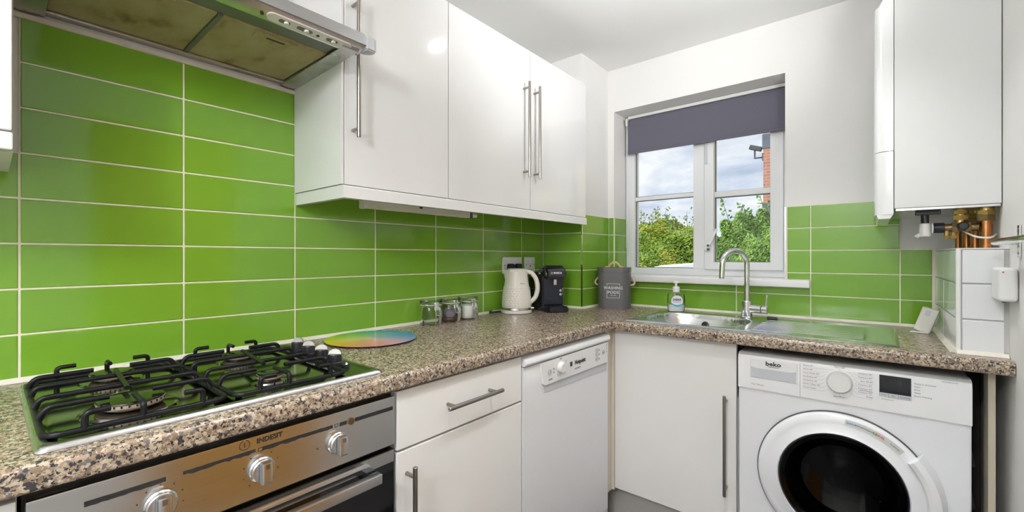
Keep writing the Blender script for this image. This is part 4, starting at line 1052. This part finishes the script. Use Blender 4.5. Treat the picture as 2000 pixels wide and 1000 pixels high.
tr = bmesh.new(); prism(tr, [(.02, -.062), (.10, -.062), (.122, -.048), (.132, -.02), (.132, .02), (.122, .048), (.10, .062), (.02, .062)], XY_Z, .002, .026); bmesh.ops.bevel(tr, geom=[e for e in tr.edges if abs(e.verts[0].co.z-e.verts[1].co.z) < 1e-6], offset=.005, segments=2, affect='EDGES')
dt = t.part('drip_tray', tr, 'black_gloss')
bm = bmesh.new()
for k in range(7): box(bm, .045+k*.011, .050+k*.011, -.042, .042, .0262, .0292)
t.part('drip_grid', bm, 'dark_navy', dt)
# canister
t = Thing('laundry_canister', 'dark grey square metal canister lettered washing pods', 'canister', (.363, 2.236, WT+.0005), rz=math.radians(21), local=True)
def soft(w, z0, z1, r, bev): 
    bm = bmesh.new(); prism(bm, rrect(-w/2, w/2, -w/2, w/2, r, 6), XY_Z, z0, z1)
    if bev: bmesh.ops.bevel(bm, geom=[e for e in bm.edges if abs(e.verts[0].co.z-e.verts[1].co.z) < 1e-6], offset=bev, segments=2, affect='EDGES')
    return bm
cw = .170
t.part('body', soft(cw, 0, .198, .042, .002), 'canister_grey')
ld = t.part('lid', soft(cw+.005, .1985, .222, .044, .002), 'canister_grey')
hh = [(-.048, .2225), (-.048, .2275), (-.032, .2290), (-.024, .240), (-.010, .2515), (.010, .2515), (.024, .240), (.032, .2290), (.048, .2275), (.048, .2225), (.030, .2225), (.018, .238), (.008, .2445), (-.008, .2445), (-.018, .238), (-.030, .2225)]
bm = bmesh.new()
up = [(-.050, .2285), (-.034, .2295), (-.027, .240), (-.011, .2555), (.011, .2555), (.027, .240), (.034, .2295), (.050, .2285)]; dn = [(-.050, .2222), (-.029, .2222), (-.0185, .2365), (-.008, .2450), (.008, .2450), (.0185, .2365), (.029, .2222), (.050, .2222)]
for ty_ in (-.008, .008): pass
A = [[bm.verts.new((p, yy, q)) for p, q in up] for yy in (-.012, .012)]; B2 = [[bm.verts.new((p, yy, q)) for p, q in dn] for yy in (-.012, .012)]
for i in range(7):
    bm.faces.new((A[0][i], A[0][i+1], A[1][i+1], A[1][i])); bm.faces.new((B2[0][i], B2[0][i+1], B2[1][i+1], B2[1][i]))
    for s in (0, 1): bm.faces.new((A[s][i], A[s][i+1], B2[s][i+1], B2[s][i]))
for i in (0, 7): bm.faces.new((A[0][i], A[1][i], B2[1][i], B2[0][i]))
t.part('lid_handle', bm, 'handle_wood', ld)
for s in (-1, 1):
    t.part('rope_handle', Tube([(s*(cw/2+.003+.019*math.sin(a)**2), .018*math.sin(2*a)*0+.016*math.cos(a), .150+.022*math.cos(a)-.012*math.sin(a)) for a in [PI*k/16 for k in range(17)]], .0055, 8), 'rope')
fy = -cw/2-.0004
bm = text_bm('WASHING', .0215, (0, fy, .112), RX, U_, sx=1.0); text_bm('PODS', .0215, (0, fy, .088), RX, U_, bm=bm, sx=1.1)
for x0, x1, z0, z1 in ((-.034, .034, .134, .1356), (-.034, .034, .058, .0596), (-.034, -.0324, .058, .100), (.0324, .034, .058, .100), (-.034, -.0324, .124, .1356), (.0324, .034, .124, .1356), (-.015, -.002, .0715, .0735), (.002, .015, .0715, .0735)):
    box(bm, x0, x1, fy-.0004, fy+.0003, z0, z1)
t.part('lettering', bm, 'print_white')
# soap dispenser
t = Thing('soap_dispenser', 'clear pump bottle of white hand soap at the back of the sink', 'soap dispenser', (.706, 2.226, WT+.0055), rz=math.radians(30), local=True)
def oval(zr, sx=.041, sy=.022, n=36):
    bm = bmesh.new(); rg = []
    for k, z in zr: rg.append([bm.verts.new((sx*k*math.copysign(abs(math.cos(2*PI*i/n))**.7, math.cos(2*PI*i/n)), sy*k*math.copysign(abs(math.sin(2*PI*i/n))**.8, math.sin(2*PI*i/n)), z)) for i in range(n)])
    for a, b in zip(rg, rg[1:]):
        for i in range(n): bm.faces.new((a[i], a[(i+1) % n], b[(i+1) % n], b[i]))
    bm.faces.new(rg[0][::-1]); bm.faces.new(rg[-1]); return bm
t.part('bottle', oval([(.9, 0), (1, .004), (1.02, .05), (1.0, .082), (.9, .090), (.45, .096), (.36, .100)]), 'bottle_glass')
t.part('liquid_soap', oval([(.86, .002), (.95, .006), (.96, .034)]), 'soap_liquid')
t.part('collar', Lathe([(.0165, .098), (.0165, .122), (.013, .125), (0, .125)], n=28), 'white_plastic')
t.part('pump', Cyl((0, 0, .124), (0, 0, .145), .0055, n=14), 'white_plastic')
t.part('pump_head', Box(-.016, .012, -.008, .008, .142, .152, .003), 'white_plastic')
lb = t.part('label', Lathe([(.028, 0), (.028, .0008), (0, .0008)], (0, -.0222, .054), (0, -1, 0), n=36), 'soap_label')
bm = bmesh.new(); A = []
for k in range(13):
    x = -.027+.054*k/12; A.append((bm.verts.new((x, -.0237, .034+.010*(x/.027)**2)), bm.verts.new((x, -.0237, .026+.014*(x/.027)**2))))
for a, b in zip(A, A[1:]): bm.faces.new((a[0], b[0], b[1], a[1]))
t.part('label_band', bm, 'print_teal', lb)
t.part('lettering', text_bm('SABRE', .0145, (0, -.0234, .060), RX, U_, bold=.03), 'print_navy', lb)
t.part('small_lettering', text_bm('ANTIBACTERIAL', .0055, (0, -.0234, .0485), RX, U_), 'print_navy', lb)
# leaning battery cover thing
t = Thing('small_remote', 'small white plastic gadget leaning against the pipe boxing', 'gadget', (1.612, 2.20, WT), rz=math.radians(-14), local=True)
bm = soft(.046, 0, .088, .008, .003)
bmesh.ops.scale(bm, vec=(1, .45, 1), verts=bm.verts)
bmesh.ops.rotate(bm, matrix=Matrix.Rotation(math.radians(17), 3, 'Y'), verts=bm.verts); bmesh.ops.translate(bm, vec=(0, 0, .0075), verts=bm.verts)
t.part('body', bm, 'cream_plastic')
bm = Box(-.010, .004, -.0112, -.0102, .060, .080, .0003); bmesh.ops.rotate(bm, matrix=Matrix.Rotation(math.radians(17), 3, 'Y'), verts=bm.verts); bmesh.ops.translate(bm, vec=(0, 0, .0075), verts=bm.verts)
t.part('slot', bm, 'appliance_grey')
t.part('foot', Box(-.030, .022, -.020, .014, .0006, .006, .002), 'cream_plastic')

# ---------------------------------------------------------------- boiler and pipes
t = Thing('boiler', 'white wall-hung boiler at the right above the tiled boxing', 'boiler', (1.62, 2.08, 1.32))
Y0, Y1 = 1.888, 2.300
t.part('case', Box(1.526, XR-.002, Y0, Y1, 1.348, 2.08, .002), 'boiler_white')
def cover(z0, z1, bot=0):
    pl_ = [(1.5245, Y0+.001), (1.500, Y0+.001), (1.4885, Y0+.006), (1.480, Y0+.018), (1.4765, Y0+.035), (1.475, Y0+.10), (1.475, Y1-.10), (1.4765, Y1-.035), (1.480, Y1-.018), (1.4885, Y1-.006), (1.500, Y1-.001), (1.5245, Y1-.001)]
    bm = bmesh.new(); prism(bm, pl_, XY_Z, z0, z1)
    return bm
cv = t.part('front_cover', cover(1.5385, 2.022), 'boiler_gloss')
bm = cover(2.0225, 2.060)
for v in bm.verts:
    if v.co.z > 2.05: v.co.x += (1.5245-v.co.x)*.35; v.co.z -= (1.5245-v.co.x)*.5
t.part('cover_top', bm, 'boiler_gloss', cv)
bm = cover(1.330, 1.5365)
for v in bm.verts:
    if v.co.z < 1.35: v.co.z += 0; v.co.x += 0
t.part('lower_flap', bm, 'boiler_gloss', cv)
t.part('flap_lip', Prism([(1.5240, 1.3295), (1.482, 1.3295), (1.486, 1.316), (1.516, 1.316)], lambda p, q, tt: (p, tt, q), Y0+.003, Y1-.003), 'boiler_gloss', cv)
t.part('seam', Box(1.5243, 1.5262, Y0+.0005, Y1-.001, 1.345, 1.536), 'print_black', cv)
t.part('base_plate', Box(1.530, XR-.004, Y0+.004, Y1-.004, 1.340, 1.347), 'steel')
# copper pipes with brass nuts
def pipe(x, y, r, lab):
    t = Thing('copper_pipe', lab, 'pipe', (x, y, PZ+.005), group='copper pipes under the boiler')
    p = t.part('tube', Cyl((x, y, PZ+.005), (x, y, 1.306), r, n=20), 'copper')
    t.part('nut', Cyl((x, y, 1.300), (x, y, 1.318), r*1.45, n=6), 'old_brass'); t.part('collar', Cyl((x, y, 1.3185), (x, y, 1.3395), r*1.25, n=20), 'brass')
    t.part('nut', Cyl((x, y, 1.320), (x, y, 1.331), r*1.55, n=6), 'brass')
pipe(1.737, 1.935, .0145, 'thick copper pipe nearest the right wall'); pipe(1.727, 2.035, .011, 'copper pipe behind the thick copper pipe under the boiler'); pipe(1.716, 2.105, .011, 'copper pipe in the middle under the boiler'); pipe(1.704, 2.175, .0085, 'thin copper pipe farthest back under the boiler')
t = Thing('filling_valve', 'brass filling valve with black and white knob under the boiler', 'valve', (1.67, 1.945, 1.25))
bm = bmesh.new(); cyl(bm, (1.648, 1.945, 1.283), (1.722, 1.945, 1.283), .012, n=16); cyl(bm, (1.664, 1.945, 1.283), (1.676, 1.945, 1.283), .018, n=6); cyl(bm, (1.694, 1.945, 1.283), (1.706, 1.945, 1.283), .016, n=6)
t.part('body', bm, 'old_brass')
bm = bmesh.new(); cyl(bm, (1.683, 1.945, 1.283), (1.683, 1.945, 1.339), .012, n=16); cyl(bm, (1.683, 1.945, 1.306), (1.683, 1.945, 1.320), .019, n=6); cyl(bm, (1.683, 1.945, 1.324), (1.683, 1.945, 1.336), .0165, n=6)
t.part('riser', bm, 'brass')
bm = bmesh.new()
for x in (1.653, 1.668): cyl(bm, (x, 1.945, 1.25), (x, 1.945, 1.283), .0065, n=10); cyl(bm, (x, 1.945, 1.248), (x, 1.945, 1.258), .009, n=6)
t.part('drain_stub', bm, 'brass')
t.part('centre_knob', Lathe([(.014, 0), (.013, .014), (.009, .018), (0, .018)], (1.687, 1.932, 1.286), (0, -1, 0), n=18), 'black_plastic')
kn = t.part('knob', Cyl((1.622, 1.945, 1.283), (1.6475, 1.945, 1.283), .0165, n=24, bev=.001), 'black_plastic')
t.part('knob_cap', Cyl((1.618, 1.945, 1.283), (1.6218, 1.945, 1.283), .0168, n=24, bev=.0008), 'white_plastic', kn)
t = Thing('pressure_cap', 'white plastic cap hanging under the front of the boiler', 'valve', (1.603, 1.95, 1.25))
t.part('collar', Cyl((1.603, 1.950, 1.300), (1.603, 1.950, 1.339), .010, n=16), 'black_plastic'); t.part('cap', Lathe([(.012, .0), (.0145, .004), (.0135, .040), (.011, .043), (0, .043)], (1.603, 1.95, 1.256), n=24), 'white_plastic')
t.part('spout', Tube([(1.600, 1.95, 1.266), (1.588, 1.95, 1.262), (1.582, 1.95, 1.255)], .006, 8), 'white_plastic')
t.part('cable_gland', Box(1.580, 1.640, 1.935, 1.962, 1.326, 1.339, .002), 'black_plastic')
single('boiler_cable', Tube(fillet([(1.690, 1.97, 1.275), (1.70, 1.935, 1.262), (1.715, 1.918, 1.250), (1.745, 1.915, 1.247), (1.760, 1.95, 1.26)], .03), .0028, 8), 'white_plastic', 'thin white cable looped in front of the copper pipes', 'cable', (1.72, 1.93, 1.25))
# right wall: towel rail, call point box
t = Thing('towel_rail', 'chrome towel rail on the right wall', 'towel rail', (XR, 1.45, 1.228))
t.part('bar', Tube(fillet([(XR-.002, 1.690, 1.229), (1.716, 1.690, 1.229), (1.716, 1.22, 1.229), (XR-.002, 1.22, 1.229)], .020, 6), .0082, 14), 'chrome', ang=60)
for y in (1.690, 1.22):
    p = t.part('wall_plate', Box(XR-.0045, XR-.0005, y-.011, y+.011, 1.189, 1.272, .001), 'steel')
    for z in (1.200, 1.261): t.part('screw', Cyl((XR-.006, y, z), (XR-.004, y, z), .003, n=10), 'handle_steel', p)
t = Thing('alarm_sensor', 'rounded white alarm box on the right wall above the worktop', 'alarm box', (XR, 1.745, 1.07))
bm = Box(1.727, XR-.001, 1.700, 1.796, 1.072, 1.162, .009, 3); t.part('case', bm, 'white_plastic')
t.part('lamp', Cyl((1.735, 1.7005, 1.150), (1.735, 1.6985, 1.150), .002, n=8), 'print_red'); t.part('test_button', Cyl((1.745, 1.755, 1.0665), (1.745, 1.755, 1.0735), .004, n=10), 'dark_grey')

# ---------------------------------------------------------------- ceiling bulb, then added fill lamps (all just out of the frame)
def lamp(x, y, label, bm_='bulb', rad=.030, drop=.062):
    t = Thing('ceiling_lamp', label, 'lamp', (x, y, ZC), group='bulb fittings on the ceiling')
    t.part('ceiling_rose', Lathe([(.045, -.001), (.045, -.012), (.030, -.022), (0, -.022)], (x, y, ZC), n=28), 'white_plastic')
    t.part('lamp_holder', Cyl((x, y, ZC-.022), (x, y, ZC-drop), .012, n=18), 'white_plastic')
    bm = bmesh.new(); bmesh.ops.create_uvsphere(bm, u_segments=24, v_segments=14, radius=rad, matrix=Matrix.Translation((x, y, ZC-drop-rad)))
    t.part('bulb', bm, bm_, label='lit frosted bulb')
lamp(.745, 1.385, 'lit ceiling bulb nearest the window', 'bulb_small', .0135, .078)
lamp(1.25, -.90, 'added globe fill lamp hanging behind the viewer', 'globe', .105, .20)  # added globe, soft fill for everything facing the view
def downlight(x, y, label, k=1.0):  # added spot, brightens base units and worktop from above
    t = Thing('fill_downlight', label, 'lamp', (x, y, ZC), group='fill downlights added to the ceiling')
    t.part('bezel', Lathe([(.030, -.0005), (.044, -.0005), (.044, -.005), (.038, -.008), (.030, -.006)], (x, y, ZC), n=28), 'white_plastic')
    d_ = bpy.data.lights.new('downlight', 'SPOT'); d_.energy = FILL_DOWNLIGHT*k; d_.spot_size = math.radians(105); d_.spot_blend = .6; d_.shadow_soft_size = .03; d_.color = (.98, .99, 1)
    o_ = bpy.data.objects.new('fill_down_beam', d_); COL.objects.link(o_); o_.location = (x, y, ZC-.012)
downlight(1.22, .66, 'fill downlight added over the middle of the kitchen'); downlight(1.22, -.35, 'fill downlight added above the viewer'); downlight(1.15, 1.55, 'fill downlight added in front of the window', .75)

def uplighter(x, y, z, n, label):
    # half-bowl plaster lamp, added to throw fill light at the ceiling; n = the way it faces
    t = Thing('fill_uplighter', label, 'lamp', (x, y, z), group='plaster uplighters added as fill')
    n = Vector(n); side_ = Vector((-n.y, n.x, 0)); bm = bmesh.new(); K = 18
    prof = [(.015, -.075), (.060, -.060), (.095, -.030), (.110, .0), (.105, .002), (.088, -.028), (.054, -.052), (.010, -.066)]
    rg = [[bm.verts.new(Vector((x, y, z))+n*.002+(side_*math.cos(PI*k/K)+n*math.sin(PI*k/K))*r+Vector((0, 0, h))) for k in range(K+1)] for r, h in prof]
    for a, b in zip(rg, rg[1:]):
        for k in range(K): bm.faces.new((a[k], a[k+1], b[k+1], b[k]))
    t.part('bowl', bm, 'wall')
    c = Vector((x, y, z-.034))+n*.045
    t.part('lit_bulb', Lathe([(.034, -.004), (.034, .0), (0, .0)], c, n=24), 'fill_uplight_bulb')
# spotlight added to brighten the ceiling over the sink
t = Thing('fill_spotlight', 'added fill spotlight on the right wall turned up at the ceiling', 'lamp', (XR, 1.16, 1.72))
sp0 = Vector((1.690, 1.16, 1.75)); aim = (Vector((.80, 1.72, 2.30))-sp0).normalized()
t.part('wall_base', Lathe([(.035, .001), (.035, .012), (.012, .018), (.008, .06)], (XR, 1.16, 1.72), (-1, 0, 0), n=24), 'white_plastic')
t.part('head', Lathe([(.0, -.075), (.028, -.070), (.036, -.02), (.042, .012), (.039, .012), (.033, -.018), (.0, -.02)], sp0, aim, n=28), 'white_plastic')
ld_ = bpy.data.lights.new('ceiling_fill', 'SPOT'); ld_.energy = FILL_SPOT; ld_.spot_size = math.radians(96); ld_.spot_blend = 1.0; ld_.shadow_soft_size = .09; ld_.color = (.98, .99, 1)
lo_ = bpy.data.objects.new('fill_spot_beam', ld_); COL.objects.link(lo_); lo_.location = sp0+aim*.014; lo_.rotation_euler = (-aim).to_track_quat('Z', 'Y').to_euler()
uplighter(XR, -1.05, 1.86, (-1, 0, 0), 'plaster uplighter added as fill on the right wall behind the viewer')

# ---------------------------------------------------------------- outdoors
GZ = -.40
single('lawn', Box(-30, 30, 2.75, 45, GZ-.1, GZ), 'grass', 'grass beyond the kitchen window', 'ground', (0, 20, GZ), kind='structure')
single('car_park', Box(-8, 9, 2.76, 7.0, GZ, GZ+.01), 'concrete', 'tarmac strip outside the kitchen window', 'ground', (0, 5, GZ), kind='structure')  # paving colour lightened to bounce light up into the window recess
def leaves(c, rad, n, size, seed, pw=2.6, up=.25, elong=1.6, noise=.12):
    rnd = random.Random(seed); vs, fs = [], []
    for k in range(n):
        while True:
            d = Vector((rnd.gauss(0, 1), rnd.gauss(0, 1), rnd.gauss(0, 1)))
            if d.length > .1: break
        d.normalize()
        if d.z < -.5 or d.y > .75: d.z = abs(d.z); d.y = -abs(d.y)
        s = (abs(d.x)**pw+abs(d.y)**pw+abs(d.z)**pw)**(-1/pw)
        lump = 1+noise*(math.sin(d.x*9+seed)*math.cos(d.z*11+seed*2)+.6*math.sin(d.x*23+d.z*17)+.5*rnd.uniform(-1, .4))
        p = Vector((c[0]+rad[0]*d.x*s*lump, c[1]+rad[1]*d.y*s*lump, c[2]+rad[2]*d.z*s*lump))
        t1 = (Vector((rnd.gauss(0, 1), rnd.gauss(0, 1), rnd.gauss(0, 1)+up))).normalized(); nn = (d+Vector((rnd.gauss(0, .5), rnd.gauss(0, .5), rnd.gauss(0, .5)+.4))).normalized()
        t2 = nn.cross(t1); 
        if t2.length < .05: continue
        t2.normalize(); t1 = t2.cross(nn).normalized(); L_ = size*rnd.uniform(.6, 1.4); w = L_/elong/2
        i = len(vs); vs += [p-t1*L_*.5, p+t2*w, p+t1*L_*.5, p-t2*w]; fs.append((i, i+1, i+2, i+3))
    return vs, fs
def bush(name, label, cat, c, rad, n, size, m, seed, group, sprigs=0, **k):
    t = Thing(name, label, cat, (c[0], c[1], GZ), group=group)
    vs, fs = leaves(c, rad, n, size, seed, **k)
    rnd = random.Random(seed+5); stems = []
    for i in range(sprigs):
        x = c[0]+rnd.uniform(-.8, .8)*rad[0]; y = c[1]+rnd.uniform(-.6, .2)*rad[1]; z0 = c[2]+rad[2]*.75; hgt = rnd.uniform(.25, .7)*rad[2]*.5+.22; ax = rnd.uniform(-.5, .5)
        stems.append(((x, y, z0), (x+ax*hgt, y, z0+hgt)))
        for j in range(26):
            f_ = rnd.uniform(.2, 1.05); p = Vector((x+ax*hgt*f_+rnd.uniform(-.07, .07), y+rnd.uniform(-.07, .07), z0+hgt*f_)); t1 = Vector((rnd.gauss(0, 1), rnd.gauss(0, 1), rnd.gauss(0, 1)+.5)).normalized(); t2 = t1.orthogonal().normalized(); L_ = size*.95
            b = len(vs); vs += [p-t1*L_*.5, p+t2*L_*.3, p+t1*L_*.5, p-t2*L_*.3]; fs.append((b, b+1, b+2, b+3))
    me = bpy.data.meshes.new('foliage'); me.from_pydata([tuple(Vector(v)-Vector((c[0], c[1], GZ))) for v in vs], [], fs); me.materials.append(M[m])
    o = link('foliage', me, t.o); o['kind'] = 'stuff'
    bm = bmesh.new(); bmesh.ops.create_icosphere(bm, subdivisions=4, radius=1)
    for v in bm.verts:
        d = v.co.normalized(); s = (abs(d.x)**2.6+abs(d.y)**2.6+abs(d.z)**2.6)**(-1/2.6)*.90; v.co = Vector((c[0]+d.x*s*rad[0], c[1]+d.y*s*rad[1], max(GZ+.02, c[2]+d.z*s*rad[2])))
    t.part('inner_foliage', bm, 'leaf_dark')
    bm = bmesh.new(); cyl(bm, (c[0], c[1], GZ), (c[0], c[1], c[2]), .06, n=10)
    for a, b in stems: tube(bm, [a, b], .004, 5)
    t.part('stems', bm, 'bush_stem')
G = 'shrubs outside the window'
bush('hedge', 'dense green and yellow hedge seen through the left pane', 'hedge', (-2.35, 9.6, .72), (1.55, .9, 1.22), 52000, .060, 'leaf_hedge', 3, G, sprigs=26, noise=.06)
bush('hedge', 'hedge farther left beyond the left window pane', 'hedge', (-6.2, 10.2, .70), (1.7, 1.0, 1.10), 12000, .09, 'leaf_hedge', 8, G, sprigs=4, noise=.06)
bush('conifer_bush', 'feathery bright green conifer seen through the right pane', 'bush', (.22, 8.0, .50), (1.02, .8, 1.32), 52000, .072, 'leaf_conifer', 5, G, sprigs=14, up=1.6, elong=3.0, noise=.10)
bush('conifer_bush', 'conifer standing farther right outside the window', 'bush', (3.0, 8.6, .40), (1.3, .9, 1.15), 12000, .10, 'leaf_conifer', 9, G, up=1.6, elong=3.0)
# parked car: only its roof shows
t = Thing('parked_car', 'silver car roof just above the window sill', 'car', (.2, 5.35, GZ))
yc = 5.35
side = [(x-.66, z*1.025) for x, z in ((-1.35, .28), (-1.42, .55), (-1.30, .78), (-.70, .92), (-.45, 1.02), (-.02, 1.36), (.25, 1.455), (.80, 1.50), (1.5, 1.49), (2.1, 1.38), (2.6, 1.02), (2.78, .90), (2.80, .40), (2.70, .28))]
bm = Prism([(x, GZ+z) for x, z in side], XZ_Y, yc-.82, yc+.82)
for v in bm.verts:
    if v.co.z > GZ+1.05: v.co.y = yc+(v.co.y-yc)*(.95-.25*(v.co.z-GZ-1.05)/.45)
bmesh.ops.bevel(bm, geom=bm.edges[:], offset=.05, segments=3, affect='EDGES')
t.part('body', bm, 'car_paint', ang=50)
bm = Prism([(-.96, GZ+1.02), (-.62, GZ+1.33), (-.38, GZ+1.40), (1.36, GZ+1.36), (1.74, GZ+1.04)], XZ_Y, yc-.83, yc-.735); t.part('side_window', bm, 'car_glass')
for x in (-1.41, 1.39):
    for s in (-1, 1):
        w = t.part('wheel', Cyl((x, yc+s*.86, GZ+.325), (x, yc+s*.66, GZ+.325), .31, n=28, bev=.03), 'tyre'); t.part('hub', Cyl((x, yc+s*.865, GZ+.325), (x, yc+s*.80, GZ+.325), .19, n=20), 'steel', w)
# brick building beyond the conifer
BXL, BYF = -.56, 12.0
t = Thing('brick_building', 'brick building with blue-grey corner bands behind the conifer', 'building', (4, 14, GZ))
t.part('corner_wall', Box(BXL, 1.4, BYF, 18, GZ, 6.2), 'brick_far')
t.part('buff_wall', Box(1.4, 13, BYF+.05, 18, GZ, 6.2), 'buff_wall')
for z0 in (2.15, 3.82, 5.3): t.part('corner_band', Box(BXL-.02, BXL+.34, BYF-.02, BYF+.5, z0, z0+.34), 'quoin')
t.part('roof', Prism([(BYF-.35, 6.2), (15, 8.3), (18.3, 6.2)], YZ_X, BXL-.35, 13.3), 'roof_tile')
for x in (2.2, 4.6, 7.0, 9.4):
    for z in (.6, 3.4):
        w = t.part('building_window', Box(x, x+1.2, BYF-.0, BYF+.12, z, z+1.35, .01), 'upvc')
        for k in (0, 1): t.part('window_pane', Box(x+.08+k*.56, x+.56+k*.56, BYF-.012, BYF-.001, z+.08, z+1.27), 'car_glass', w)
# security camera on the building's corner
cz_ = 3.76
t = Thing('security_camera', 'grey security camera on the corner of the brick building', 'camera', (BXL, BYF+.1, cz_))
bm = Box(-.30, -.02, -.055, .055, -.055, .055, .015); bmesh.ops.rotate(bm, matrix=Matrix.Rotation(math.radians(20), 3, 'Y'), verts=bm.verts); bmesh.ops.translate(bm, vec=(BXL+.03-.06, BYF+.1, cz_+.06), verts=bm.verts)
b_ = t.part('housing', bm, 'dark_grey')
t.part('bracket', Tube([(BXL, BYF+.1, cz_-.13), (BXL-.2, BYF+.1, cz_-.13), (BXL-.2, BYF+.1, cz_+.06)], .022, 8), 'dark_grey')
t.part('wall_mount', Box(BXL-.03, BXL-.001, BYF+.02, BYF+.18, cz_-.22, cz_-.04, .005), 'dark_grey')
bpy.context.view_layer.update()
